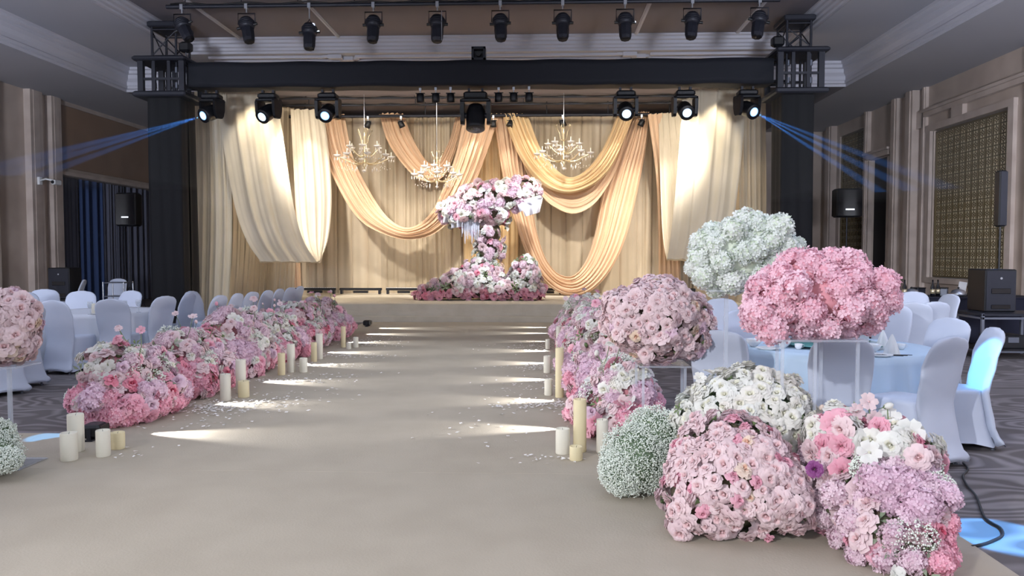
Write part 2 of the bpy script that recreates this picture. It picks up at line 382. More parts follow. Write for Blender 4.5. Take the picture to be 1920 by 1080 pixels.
for n, (bx, y0, y1) in enumerate(((XL, Y0, 21.0), (XR, Y0, 22.5))):
    struct(MB().box((bx+(.02 if n == 0 else -.02), (y0+y1)/2, .08), (.05, y1-y0, .16)).build('baseboard_'+('left', 'right')[n], M['wall_pale']))

# lattice screens in the right wall: every motif a piece
mo = MB()
def lattice_motif(w, h):                # in the (y,z) plane, thickness in x
    mo = MB(); t = .016; s = .015
    for yy in (-w*.5+.012,): mo.box((0, yy, 0), (t, s, h))
    for zz in (-h*.5+.01, h*.5-.01): mo.box((0, 0, zz), (t, w, s*.9))
    mo.box((0, -w*.27, 0), (t, s, h*.8)); mo.box((0, w*.42, 0), (t, s*.8, h*.8))
    cy = w*.08; R = w*.24
    for a in range(4):
        mo.box((0, cy+math.cos(PI/4+a*PI/2)*R*.7, math.sin(PI/4+a*PI/2)*R*.9), (t, R*1.25, s*.9), rot=Rx((PI/4+PI/2) if a % 2 == 0 else PI/4))
    mo.box((0, cy, 0), (t, .035, .035), rot=Rx(PI/4)); mo.box((0, cy, h*.36), (t, s*.8, h*.24)); mo.box((0, cy, -h*.36), (t, s*.8, h*.24))
    return mo.mesh('lattice_motif', M['gold_lattice'])
def screen(y0, y1, z0, z1, ny, nz, label, stuffed=False):
    t = thing('lattice_screen', label, 'wall screen', (XR+.1, (y0+y1)/2, z0))
    W_, H_ = y1-y0, z1-z0; w, h = W_/ny, H_/nz
    MB().box((.013, 0, H_/2), (.012, W_, H_)).build('backing_panel', M['gold_panel'], t)
    fr = MB()
    for s in (-1, 1): fr.box((-.02, s*(W_/2-.02), H_/2), (.05, .04, H_)); fr.box((-.02, 0, H_/2+s*(H_/2-.02)), (.05, W_, .04))
    fr.build('frame', M['gold_lattice'], t)
    me = lattice_motif(w, h)
    if stuffed:
        mb = MB()
        for i in range(ny):
            for j in range(nz):
                o = Vector((0, -W_/2+w*(i+.5), h*(j+.5))); mb.add([v.co+o for v in me.vertices], [tuple(p.vertices) for p in me.polygons])
        stuff(mb.build('lattice_bars', M['gold_lattice'], t))
    else:
        for i in range(ny):
            for j in range(nz): put('lattice_motif', me, t, (0, -W_/2+w*(i+.5), h*(j+.5)))
screen(17.02, 20.28, 1.0, 4.7, 12, 16, 'large bronze geometric lattice screen set in the right stone wall')
screen(24.42, 26.48, 1.0, 5.48, 8, 20, 'dim narrow lattice screen beyond the dark doorway on the right wall', True)

# recess curtains on the left
def pleats(x, seed=0.0, f=1.0):
    a = math.sin(x*11*f+seed)+.6*math.sin(x*23.7*f+1.3+seed*2)+.35*math.sin(x*41*f+seed*3)
    return a/1.9
cur = thing('recess_curtain', 'dark grey pleated curtain closing the recess in the left wall', 'curtain', (XL-.25, 21.5, 0))
for i in range(5):
    m_ = M['blue_curtain'] if i == 1 else M['dark_curtain']
    L_ = 6.0/5
    MB().grid(lambda u, v, i=i: (.07*pleats(u*L_+i*L_, i, 1.4), i*L_+u*L_, 3.8*v+.01), 60, 4).build('curtain_panel', m_, cur)

# ------------------------------------------------------------------ stage
st = thing('stage', 'low stage platform covered in cream carpet with a fabric front', 'stage', (-.95, 18.0, 0))
def stage_top(u, v): return ((u-.5)*15.6, v*9.0, .42+.004*math.sin(u*60)*math.sin(v*9))
MB().box((0, 4.6, .2), (12.5, 9.2, .4)).build('platform', M['stage_cloth'], st)
def stage_front(u, v):
    x = (u-.5)*12.6; w = .02*math.sin(x*2.1+1)+.012*math.sin(x*5.3)
    if v < .35: t = v/.35; return (x, -.02-.03*(1-t)+w*.6, .02+.2*t)
    if v < .75: t = (v-.35)/.4; return (x, -.02+.05*math.sin(t*PI*.5)+w*(1-t)-.0, .22+.19*t)
    t = (v-.75)/.25; return (x, .03+.1*t, .41+.012*t)
MB().grid(stage_front, 160, 16).build('front_skirt', M['stage_cloth'], st)
sp_ = MB().box((0, -.14, .07), (12.2, .22, .14)); sp_.build('step', M['stage_cloth'], st)

# cream runner in the hall
ac = MB()
ac.box(((-6.2+2.36)/2, .5, .008), (8.56, 10.2, .016)); ac.box((-3.8, 6.1, .008), (4.8, 1.0, .016)); ac.box((.85, 5.75, .008), (1.9, .3, .016)); ac.box((-1.65, 11.6, .0085), (4.7, 12.2, .017))
tag(ac.build('aisle_carpet', M['aisle']), 'wide cream carpet running up the aisle from the doorway to the stage', 'carpet')

# ------------------------------------------------------------------ drapery
def foldf(v, n, seed):
    x = v*n*2*PI
    a = math.sin(x+seed)+.55*math.sin(x*1.73+seed*2.1)+.35*math.sin(x*2.9+seed*.7)
    return a/1.9
def strip(name, LP, RP, mt, n=7, amp=.06, seed=0.0, belly=0.0, NU=44, wob=.4, parent=None, res=9, ext=None):
    L_ = catmull([P(*p) for p in LP], NU); R_ = catmull([P(*p) for p in RP], NU)
    NV = n*res
    if ext: pass
    def fn(u, v):
        i = min(NU, int(round(v*NU))); a, b = L_[i], R_[i]
        w = (b-a).length
        t = v; am = amp*min(1.0, w/ (n*.10)+.25)
        vv = u+.012*math.sin(t*9+seed+u*5)*wob
        p = a.lerp(b, u)
        q = foldf(vv, n, seed+wob*.8*math.sin(t*2.3+seed))
        edge = min(1, min(u, 1-u)*12)
        return (p.x+am*.35*q*edge, p.y-am*q-belly*math.sin(PI*u), p.z+am*.35*q*edge)
    o = MB().grid(fn, NV, NU).build(name, mt, parent)
    return o
YB = 23.3
bx0, bx1 = P(420, 400, YB).x, P(1412, 400, YB).x
bd = thing('backdrop_curtain', 'beige pleated satin curtain across the back of the stage', 'curtain', ((bx0+bx1)/2, YB, .4))
NP = 10; pw_ = (bx1-bx0)/NP
def panel_fn(i):
    def fn(u, v):
        x = i*pw_+u*pw_*1.01; g = math.sin(x*.9+1.0)*.5+.5
        sharp = abs(math.sin(x*6.3+.5*math.sin(x*1.9)+.15*math.sin(v*2+i)))**.22
        y = .085*math.sin(x*19+1.5*math.sin(x*2.3))*(.25+.75*g)+.045*math.sin(x*41+i)*(g)+.22*(1-sharp)
        y *= (1.0-.35*(1-v))
        return (x-(bx1-bx0)/2, y+(.03 if i % 2 else 0), v*5.28)
    return fn
for i in range(NP): MB().grid(panel_fn(i), 150, 8).build('curtain_panel', M['beige_drape'] if i % 3 else M['taupe_drape'], bd)

def dr(name, label, *a, group=None, **k):
    o = strip(name, *a, **k); return tag(o, label, 'drape', group)
# side walls of cloth, coming forward from the backdrop
dr('side_drape', 'cream pleated drape hanging to the floor beside the left black leg', [(366, 172, 18.7), (366, 400, 18.7), (362, 596, 18.6)], [(425, 172, 18.9), (436, 400, 19.0), (428, 600, 18.6)], M['cream_drape'], n=5, amp=.06, seed=1, NU=20)
dr('side_drape', 'beige side drape behind the wide looped panel on the left', [(420, 172, 19.2), (432, 400, 19.3), (424, 598, 18.8)], [(500, 185, 21.0), (505, 400, 21.4), (497, 562, 21.6)], M['taupe_drape'], n=9, amp=.05, seed=4, NU=20)
dr('side_drape', 'beige side drape left of the long gold swag', [(495, 190, 21.0), (500, 400, 21.4), (490, 558, 22.0)], [(560, 205, 22.6), (558, 400, 22.8), (552, 552, 23.0)], M['beige_drape'], n=7, amp=.04, seed=2.2, NU=20)
dr('side_drape', 'cream pleated drape edging the right black leg', [(1384, 165, 19.1), (1386, 400, 19.1), (1384, 592, 18.9)], [(1436, 162, 18.8), (1437, 400, 18.8), (1438, 596, 18.7)], M['taupe_drape'], n=5, amp=.06, seed=3, NU=20)
dr('side_drape', 'beige side drape behind the wide looped panel on the right', [(1300, 200, 22.4), (1302, 400, 22.5), (1300, 560, 22.4)], [(1390, 168, 19.3), (1392, 400, 19.3), (1388, 594, 19.0)], M['beige_drape'], n=8, amp=.05, seed=6, NU=20)
dr('side_drape', 'peach gathered drape hanging straight right of the long swag', [(1215, 214, 21.9), (1232, 350, 22.1), (1236, 548, 22.9)], [(1262, 212, 21.9), (1268, 350, 22.2), (1278, 550, 22.9)], M['gold_drape'], n=5, amp=.05, seed=5, NU=20)
# wide looped panels
t = thing('looped_panel', 'wide cream loop of cloth hanging left of the long swag', 'drape', (0, 0, 0), 0, 'wide looped cloth panels')
strip('loop_front', [(413, 172, 18.9), (418, 260, 18.9), (441, 385, 19.0), (463, 450, 19.05), (489, 490, 19.15)], [(518, 172, 19.2), (532, 260, 19.2), (551, 385, 19.3), (570, 452, 19.4), (594, 491, 19.5)], M['cream_drape'], n=4, amp=.05, seed=.6, belly=.08, parent=t, wob=.3)
strip('loop_back', [(545, 205, 21.3), (550, 300, 20.9), (556, 400, 20.4), (566, 455, 20.0), (590, 492, 19.5)], [(606, 205, 22.0), (617, 290, 21.9), (622, 370, 21.7), (617, 440, 21.2), (603, 488, 20.4)], M['cream_drape'], n=4, amp=.05, seed=2, parent=t, wob=.3)
strip('loop_fold', [(489, 490, 19.15), (489, 492.5, 19.4), (486, 488, 20.0)], [(594, 491, 19.5), (600, 492.5, 20.0), (603, 488, 20.4)], M['cream_drape'], n=4, amp=.02, seed=.6, parent=t, NU=8)
t = thing('looped_panel', 'wide cream loop of cloth hanging behind the white hydrangea ball', 'drape', (0, 0, 0), 0, 'wide looped cloth panels')
strip('loop_front', [(1280, 168, 19.2), (1276, 240, 19.2), (1265, 370, 19.3), (1256, 450, 19.4), (1251, 485, 19.5)], [(1398, 166, 18.9), (1395, 240, 18.9), (1385, 341, 18.9), (1374, 420, 19.0), (1356, 489, 19.1)], M['cream_drape'], n=4, amp=.05, seed=1.7, belly=.08, parent=t, wob=.3)
strip('loop_back', [(1234, 212, 22.0), (1237, 300, 21.7), (1240, 400, 21.2), (1244, 455, 20.5), (1250, 486, 19.6)], [(1276, 212, 21.6), (1284, 300, 21.1), (1284, 400, 20.6), (1276, 455, 20.0), (1262, 486, 19.6)], M['cream_drape'], n=4, amp=.04, seed=4, parent=t, wob=.3)
strip('loop_fold', [(1251, 485, 19.5), (1250, 488, 19.8), (1260, 484, 20.4)], [(1356, 489, 19.1), (1356, 492, 19.5), (1350, 486, 20.2)], M['cream_drape'], n=4, amp=.02, seed=1.7, parent=t, NU=8)
# swags
G = M['gold_drape']; PG = M['pale_gold_drape']
dr('swag', 'long gold swag dipping low left of the flower tree',
   [(590, 212, 22.4), (607, 285, 22.3), (641, 363, 22.1), (678, 415, 21.9), (726, 441, 21.8), (768, 449, 21.8), (812, 440, 21.8), (850, 408, 21.9), (886, 352, 22.1), (912, 290, 22.2), (936, 218, 22.4)],
   [(646, 214, 22.6), (662, 293, 22.6), (692, 356, 22.5), (724, 404, 22.3), (756, 426, 22.2), (784, 421, 22.2), (810, 396, 22.2), (830, 355, 22.3), (848, 310, 22.4), (860, 268, 22.5), (870, 216, 22.6)], G, n=6, amp=.085, seed=1.1, belly=.22, NU=60)
dr('swag', 'small gold swag crossing above the low hanging chandelier',
   [(711, 214, 22.8), (726, 263, 22.75), (752, 304, 22.7), (781, 333, 22.65), (812, 341, 22.6), (838, 322, 22.6), (858, 270, 22.7), (872, 216, 22.8)],
   [(757, 214, 22.95), (770, 250, 22.9), (788, 285, 22.9), (804, 305, 22.85), (819, 304, 22.85), (832, 286, 22.85), (846, 254, 22.9), (855, 216, 22.95)], G, n=5, amp=.07, seed=2.6, belly=.15, NU=50)
dr('gathered_drape', 'gold gathered drape falling behind the flower tree crown', [(884, 214, 22.7), (872, 300, 22.8), (868, 430, 22.9), (872, 545, 23.0)], [(952, 214, 22.7), (965, 300, 22.8), (972, 430, 22.9), (968, 545, 23.0)], PG, n=8, amp=.07, seed=5.2, NU=24)
dr('swag', 'deep gold swag reaching the stage floor right of the flower tree',
   [(925, 216, 22.5), (943, 330, 22.4), (966, 415, 22.3), (985, 470, 22.2), (1011, 517, 22.0), (1041, 545, 21.9), (1070, 555, 21.85), (1100, 550, 21.9), (1132, 524, 22.0), (1158, 483, 22.1), (1178, 430, 22.2), (1197, 350, 22.3), (1210, 280, 22.3), (1217, 212, 22.4)],
   [(985, 216, 22.8), (993, 330, 22.75), (1003, 415, 22.7), (1017, 470, 22.6), (1033, 500, 22.5), (1050, 515, 22.45), (1070, 518, 22.4), (1087, 506, 22.4), (1104, 476, 22.5), (1117, 430, 22.5), (1128, 370, 22.6), (1148, 305, 22.65), (1168, 260, 22.7), (1188, 213, 22.8)], G, n=8, amp=.085, seed=3.3, belly=.2, NU=70)
dr('swag', 'lower loose layer of the right double gold swag',
   [(955, 216, 22.45), (985, 318, 22.3), (1018, 370, 22.1), (1048, 393, 22.0), (1074, 401, 22.0), (1100, 393, 22.0), (1126, 369, 22.1), (1158, 312, 22.3), (1186, 216, 22.45)],
   [(990, 216, 22.6), (1016, 318, 22.4), (1040, 345, 22.3), (1058, 355, 22.25), (1076, 358, 22.25), (1096, 352, 22.25), (1118, 334, 22.3), (1146, 290, 22.45), (1172, 216, 22.6)], G, n=4, amp=.06, seed=.3, belly=.1, NU=50)
dr('swag', 'upper full layer of the right double gold swag',
   [(942, 216, 22.2), (974, 294, 22.0), (1011, 341, 21.8), (1048, 361, 21.7), (1085, 360, 21.7), (1124, 339, 21.8), (1154, 300, 22.0), (1190, 214, 22.2)],
   [(990, 216, 22.5), (1014, 278, 22.4), (1039, 313, 22.3), (1063, 331, 22.2), (1085, 328, 22.2), (1111, 305, 22.3), (1135, 268, 22.4), (1158, 214, 22.5)], PG, n=6, amp=.08, seed=4.4, belly=.2, NU=50)
dr('gathered_drape', 'narrow peach drape gathered above the left loop', [(526, 205, 22.3), (524, 300, 22.5), (530, 430, 22.8), (536, 540, 23.0)], [(556, 205, 22.4), (556, 300, 22.5), (562, 430, 22.8), (566, 540, 23.0)], G, n=4, amp=.05, seed=7.2, NU=20)

# ------------------------------------------------------------------ truss, towers and beam
YT = 17.4
def truss_tower(name, label, pxa, pxb, ytop, ybox0, ybox1, sgn):
    a = P(pxa, 300, YT).x; b = P(pxb, 300, YT).x; xc = (a+b)/2; hw = (b-a)/2
    t = thing(name, label, 'truss tower', (xc, YT, 0))
    zt = P(pxa, ytop, YT).z; z1 = P(pxa, ybox0, YT).z; z0 = P(pxa, ybox1, YT).z
    # covered column
    def clo(u, v):
        an = u*2*PI; q = max(abs(math.cos(an)), abs(math.sin(an)))
        r = (hw+.02+.03*math.sin(u*60+v*3)*.4)/q
        return (r*math.cos(an), .40/hw*r*math.sin(an)*.9, v*(z0+.02)+.01)
    MB().grid(clo, 72, 12).build('cloth_cover', M['black_cloth'], t)
    # climbing frame
    W2 = hw*1.4; D2 = .55
    for z, h in ((z1-.05, .1), (z0+.06, .12)): MB().cbox((-sgn*.02, 0, z), (W2*2+.22, D2*2+.1, h), .03).build('frame_plate', M['black_metal'], t)
    for sx in (-1, 1):
        for sy in (-1, 1): MB().box((sx*W2*.95, sy*D2*.85, (z0+z1)/2), (.12, .1, z1-z0-.1)).build('frame_post', M['black_metal'], t)
    for sx in (-.35, .35):
        for sy in (-1, 1): MB().box((sx*W2, sy*D2*.85, (z0+z1)/2), (.07, .06, z1-z0-.1)).build('frame_post', M['black_metal'], t)
    for sy in (-1, 1): MB().box((0, sy*D2*.85, z0+(z1-z0)*.45), (W2*1.9, .05, .05)).build('cross_bar', M['black_metal'], t)
    for z in (.32, .7):
        for x in (-.18, .22): MB().tube((x*1.2, -D2*.6, z0+(z1-z0)*z-.06), (x*1.2, -D2*.6, z0+(z1-z0)*z+.06), .035).build('roller', M['grey_metal'], t)
    # open truss above
    r = .028; tw = hw*.78; td = .33
    cs = [(sx*tw, sy*td) for sx, sy in ((-1, -1), (1, -1), (1, 1), (-1, 1))]
    for x, y in cs: MB().tube((x, y, z0), (x, y, zt-.1), r).build('chord', M['black_metal'], t)
    for i in range(4):
        (xa, ya), (xb, yb) = cs[i], cs[(i+1) % 4]
        for z in (z1+.05, zt-.16): MB().tube((xa, ya, z), (xb, yb, z), .018).build('brace', M['black_metal'], t)
        MB().tube((xa, ya, z1+.06), (xb, yb, zt-.18), .014).build('brace', M['black_metal'], t)
        if i % 2 == 0: MB().tube((xb, yb, z1+.06), (xa, ya, (z1+zt)/2+.1), .014).build('brace', M['black_metal'], t)
    MB().cbox((0, 0, zt-.05), (tw*2+.16, td*2+.16, .12), .02).build('head_block', M['black_metal'], t)
    MB().box((0, 0, .02), (hw*2+.3, 1.1, .04)).build('base_plate', M['black_metal'], t)
    h = t and MB().cbox((sgn*(tw+.16), -.2, zt-.52), (.26, .22, .22), .04).build('chain_hoist', M['black'], t)
    MB().tube((sgn*(tw+.16), -.2, zt-.6), (sgn*(tw+.16), -.2, z1-.3), .012).build('hoist_chain', M['grey_metal'], t)
    return t, zt, z0, z1
truss_tower('truss_tower', 'black truss tower with a cloth-wrapped column left of the stage', 297, 353, 50, 116, 190, 1)
truss_tower('truss_tower', 'black truss tower with a cloth-wrapped column right of the stage', 1457, 1513, 38, 100, 184, -1)
xa, xb = P(362, 145, YT).x, P(1444, 145, YT).x; zb0 = P(362, 168, YT).z; zb1 = P(362, 123, YT).z
bt = thing('truss_beam', 'long truss beam wrapped in dark navy cloth above the stage', 'truss', ((xa+xb)/2, YT, zb0))
hL = (xb-xa)/2; NB = 5
for i in range(NB):
    def fn(u, v, i=i):
        an = v*2*PI; q = max(abs(math.cos(an)), abs(math.sin(an)))
        x = -hL+(i+u)*2*hL/NB
        return (x, .27*math.cos(an)/q+.006*math.sin(x*7), (zb1-zb0)/2*(1+math.sin(an)/q)+.01*math.sin(x*3.3+v*5))
    MB().grid(fn, 40, 24).build('cloth_cover', M['beam_cloth'], bt)
for sx in (-1, 1):
    for sy in (-1, 1):
        for sz in (.08, .92): MB().tube((sx*hL, sy*.2, (zb1-zb0)*sz), (sx*(hL+.35), sy*.2, (zb1-zb0)*sz), .028).build('end_chord', M['black_metal'], bt)
for x in (-.15, .1): MB().tube((P(900, 100, YT).x-(xa+xb)/2+x, -.1, zb1-zb0), (P(900, 100, YT).x-(xa+xb)/2+x, -.1, zb1-zb0+.32), .02).build('clamp_bar', M['black_metal'], bt)
t = thing('motor_box', 'small square black hoist box standing on top of the beam centre', 'box', (P(898, 122, YT).x, YT, zb1+.025))
mb = MB()
for sx in (-1, 1): mb.box((sx*.13, 0, .15), (.05, .28, .3))
mb.box((0, 0, .28), (.31, .28, .05)); mb.box((0, 0, .03), (.31, .28, .06)); mb.box((0, .1, .15), (.26, .05, .28)); mb.build('housing', M['black_metal'], t)
MB().tube((0, -.05, .15), (0, -.14, .15), .055).build('drum', M['black'], t)

def bar(name, label, a, b, r=.03, cat='pipe'):
    t = thing(name, label, cat, ((a+b)/2)); o = (a+b)/2
    MB().tube(a-o, b-o, r, n=10).build('tube', M['black_metal'], t); return t
fp0, fp1 = P(312, 13, 15.5), P(1462, 13, 15.5); fp1.z = fp0.z
t = bar('lighting_bar', 'black lighting bar near the ceiling carrying ten profile lamps', fp0, fp1, .04)
for i in range(11):
    x = -5.7+i*1.14; o = MB().tube((x, 0, .035), (x, 0, H3-fp0.z+.0), .012); o.build('hanger_rod', M['black_metal'], t)
mb = MB(); mb.path([(-6+i*.25, .0, .05+.02*math.sin(i*1.3)) for i in range(49)], .018); mb.build('cable', M['cable'], t)
rp0, rp1 = P(540, 219, 22.15), P(1290, 219, 22.15); rp1.z = rp0.z
t = bar('lighting_bar', 'rear black pipe under the ceiling holding the small drape lamps', rp0, rp1, .045)
for i in range(7):
    x = -5.2+i*1.73; MB().tube((x, 0, .03), (x, 0, H1-rp0.z), .012).build('hanger_rod', M['black_metal'], t)
for yy, Y in ((186, 21.2), (199, 21.6)):
    a, b = P(440, yy, Y), P(1330, yy-4, Y); b.z = a.z
    t = bar('lighting_bar', ('upper' if yy == 186 else 'lower')+' slim black pipe seen between the beam and the drapes', a, b, .03)
    MB().path([((i-30)*.2, -.03, .04-.05*math.sin(i*.5)**2) for i in range(61)], .014).build('cable', M['cable'], t)
    for i in range(4): MB().tube((-4.5+i*3, 0, .02), (-4.5+i*3, 0, H1-a.z), .01).build('hanger_rod', M['black_metal'], t)

# profile lamps on the front bar
def profile_lamp(px, label, lean, tilt, drop=0.0):
    p = P(px, 13, 15.5); p.z = fp0.z-.03
    t = thing('profile_lamp', label, 'stage light', p, 0, 'profile lamps on the ceiling bar')
    mb = MB(); mb.box((0, 0, .02), (.06, .09, .1)); mb.tube((0, 0, -.03), (0, 0, -.1-drop), .016); mb.build('clamp', M['silver'], t)
    mb = MB(); z = -.12-drop
    if drop: mb.path([(-.14, 0, z-.22), (0, 0, z), (.14, 0, z-.22)], .012)
    else: mb.path([(-.17, 0, z-.22), (-.17, 0, z), (.17, 0, z), (.17, 0, z-.22)], .014)
    mb.build('yoke', M['black_metal'], t)
    R = Ry(-lean) @ Rx(tilt)
    c_ = Vector((0, 0, z-.2)); mb = MB()
    mb.lathe([(.05, .13), (.11, .11), (.145, .05), (.15, -.06), (.13, -.12)], c_, 14, rot=R); 
    for kk in range(3): mb.lathe([(.152, .04-kk*.04), (.16, .03-kk*.04), (.152, .02-kk*.04)], c_, 14, rot=R)
    mb.build('housing', M['black_metal'], t)
    mb = MB(); mb.lathe([(.12, -.1), (.125, -.2), (.118, -.36), (.1, -.42)], c_, 8, rot=R, smooth=False); mb.lathe([(.10, -.42), (.085, -.40), (.0, -.39)], c_, 8, rot=R); mb.build('barrel', M['black_metal'], t)
    for s in (-1, 1):
        mb = MB().tube(c_+R @ Vector((s*.13, 0, -.06)), c_+R @ Vector((s*.21, 0, -.06)), .03); mb.build('knob', M['black'], t)
    if px in (820, 697): MB().tube((.1, -.12, z-.02), (.1, -.12, z-.6), .008).build('safety_rod', M['silver'], t)
desc = ['leftmost profile lamp tilted right above the left tower', 'second profile lamp from the left, leaning right', 'third profile lamp, hung lower on a triangular bracket', 'fourth profile lamp from the left on the ceiling bar',
        'fifth profile lamp, a pale rod hanging beside it', 'sixth profile lamp, above the motor box of the beam', 'seventh profile lamp from the left, just right of the motor box', 'third profile lamp from the right end of the bar',
        'second profile lamp from the right end of the bar', 'rightmost profile lamp beside the right tower']
for i, px in enumerate((341, 462, 580, 700, 820, 938, 1055, 1172, 1298, 1424)):
    profile_lamp(px, desc[i], (.55, .25, .05, 0, 0, .05, 0, 0, -.12, -.2)[i], (-.35, -.3, -.25, -.25, -.2, -.3, -.3, -.25, -.3, -.3)[i], .13 if i == 2 else 0)

# moving heads under the beam
def moving_head(px, label, pan, tilt, lm, big=1.0, col=None):
    p = P(px, 168, YT); p.z = zb0-.075
    t = thing('moving_head', label, 'stage light', p, 0, 'moving heads under the beam')
    s = big
    for sx in (-1, 1): MB().box((sx*.12*s, 0, 0), (.05, .08, .1)).build('clamp', M['black_metal'], t)
    mb = MB(); mb.cbox((0, 0, -.1*s), (.42*s, .3*s, .13*s), .035); mb.box((0, -.152*s, -.1*s), (.12*s, .01, .05*s)); mb.build('base', M['black'], t)
    Rp = Rz(pan)
    mb = MB()
    def prof(sx):
        pts = []
        for zz, w in ((-.17, .12), (-.22, .14), (-.42, .13), (-.55, .1), (-.6, .06)):
            pts.append((zz, w))
        for i, (zz, w) in enumerate(pts[:-1]):
            z2, w2 = pts[i+1]
            vs_ = [Rp @ Vector((sx*x_*s, y_*s, z_*s)) for x_ in (.2, .27) for (y_, z_) in ((-w, zz), (w, zz), (w2, z2), (-w2, z2))]
            mb.add(vs_, [(0, 1, 2, 3), (7, 6, 5, 4), (0, 4, 5, 1), (2, 6, 7, 3), (1, 5, 6, 2), (3, 7, 4, 0)])
    prof(-1); prof(1); mb.cbox((0, 0, -.185*s), (.52*s, .26*s, .06*s), .02); mb.build('yoke', M['black'], t)
    R = Rp @ Rx(tilt)      # head axis local -Z turned forward
    c_ = Vector((0, 0, -.44*s)); mb = MB()
    mb.lathe([(.06*s, .2*s), (.13*s, .18*s), (.165*s, .08*s), (.17*s, -.08*s), (.165*s, -.2*s), (.17*s, -.26*s), (.155*s, -.27*s)], c_, 20, rot=R)
    mb.build('head', M['black'], t)
    mb = MB(); mb.tube(c_+Rp @ Vector((-.2*s, 0, 0)), c_+Rp @ Vector((.2*s, 0, 0)), .05*s); mb.build('pivot', M['black_metal'], t)
    q = R.to_quaternion()
    o = MB().lathe([(0.0, -.012), (.09*s, -.006), (.145*s, 0)], (0, 0, 0), 24).build('lens', lm, t)
    o.location = c_+R @ Vector((0, 0, -.265*s)); o.rotation_mode = 'QUATERNION'; o.rotation_quaternion = q
    return t, p+c_, R @ Vector((0, 0, -1))
MH = [(397, 'moving head at the left end, blue lens turned to the left tables', .5, 1.15, M['lens_blue'], 1),
      (503, 'moving head second from the left tower, lens to lower left', .35, 1.0, M['lens_white'], 1),
      (615, 'moving head with a bright blue lens above the long swag', .05, 1.05, M['lens_blue'], 1),
      (892, 'large unlit moving head pointing down at the beam centre', 0, .3, M['lens_dark'], 1.25),
      (1173, 'moving head with a yellow-white lens above the right swag', 0, 1.05, M['lens_white'], 1),
      (1284, 'moving head second from the right tower, bright lens', -.05, 1.1, M['lens_white'], 1),
      (1401, 'moving head at the right end, teal lens turned right', -.4, 1.15, M['lens_blue'], 1)]
heads = []
for px, lb, pan, ti, lm, b in MH: heads.append(moving_head(px, lb, -pan, -ti, lm, b))

# small lamps
def small_par(pos, label, rot, lit, group, s=1.0):
    t = thing('par_lamp', label, 'stage light', pos, 0, group)
    mb = MB(); mb.box((0, 0, -.02), (.05, .07, .08)); mb.tube((0, 0, -.05), (0, 0, -.13), .012); mb.build('clamp', M['silver'] if not lit else M['black_metal'], t)
    R = rot; c_ = Vector((0, 0, -.24*s)); mb = MB()
    mb.lathe([(.05*s, .11*s), (.09*s, .09*s), (.1*s, -.05*s), (.105*s, -.12*s), (.09*s, -.12*s)], c_, 10, rot=R); mb.box(c_+Vector((0, 0, .1*s)), (.23*s, .05, .02)); mb.build('can', M['black'], t)
    MB().lathe([(.088*s, -.115*s), (0, -.112*s)], c_, 10, rot=R).build('lens', M['par_lens'] if lit else M['lens_dark'], t)
SD = ['first small square lamp of the left trio under the beam', 'middle small lamp of the left trio under the beam', 'inner small lamp of the left trio, beside the large unlit head',
      'inner small lamp of the right trio, beside the large unlit head', 'middle small lamp of the right trio under the beam', 'outer small lamp of the right trio under the beam']
for i, px in enumerate((788, 817, 845, 935, 963, 992)):
    p = P(px, 166, YT); p.z = zb0; small_par(p, SD[i], Rx(.25), False, 'small lamps under the beam centre', .9)
RD = ['lit lamp on the rear pipe above the left loop, upper one', 'lit lamp hanging just under the pipe above the left loop', 'unlit lamp on the rear pipe over the left chandelier', 'unlit lamp on the rear pipe above the small swag',
      'dark lamp on the rear pipe right of the large unlit head', 'lit lamp on the rear pipe above the flower tree', 'dark lamp at the top of the right chandelier wire', 'lit lamp on the rear pipe above the right peach drape', 'dark lamp on the rear pipe above the right double swag']
for i, (px, lit) in enumerate(((553, True), (566, True), (690, False), (752, False), (925, False), (957, True), (1055, False), (1254, True), (1203, False))):
    p = P(px, 219, 22.1 if i != 1 else 22.0); p.z = rp0.z-.03; small_par(p, RD[i], Ry(.4*((i % 3)-1)) @ Rx(.25-.5*lit), lit, 'small lamps on the rear pipe', .85)

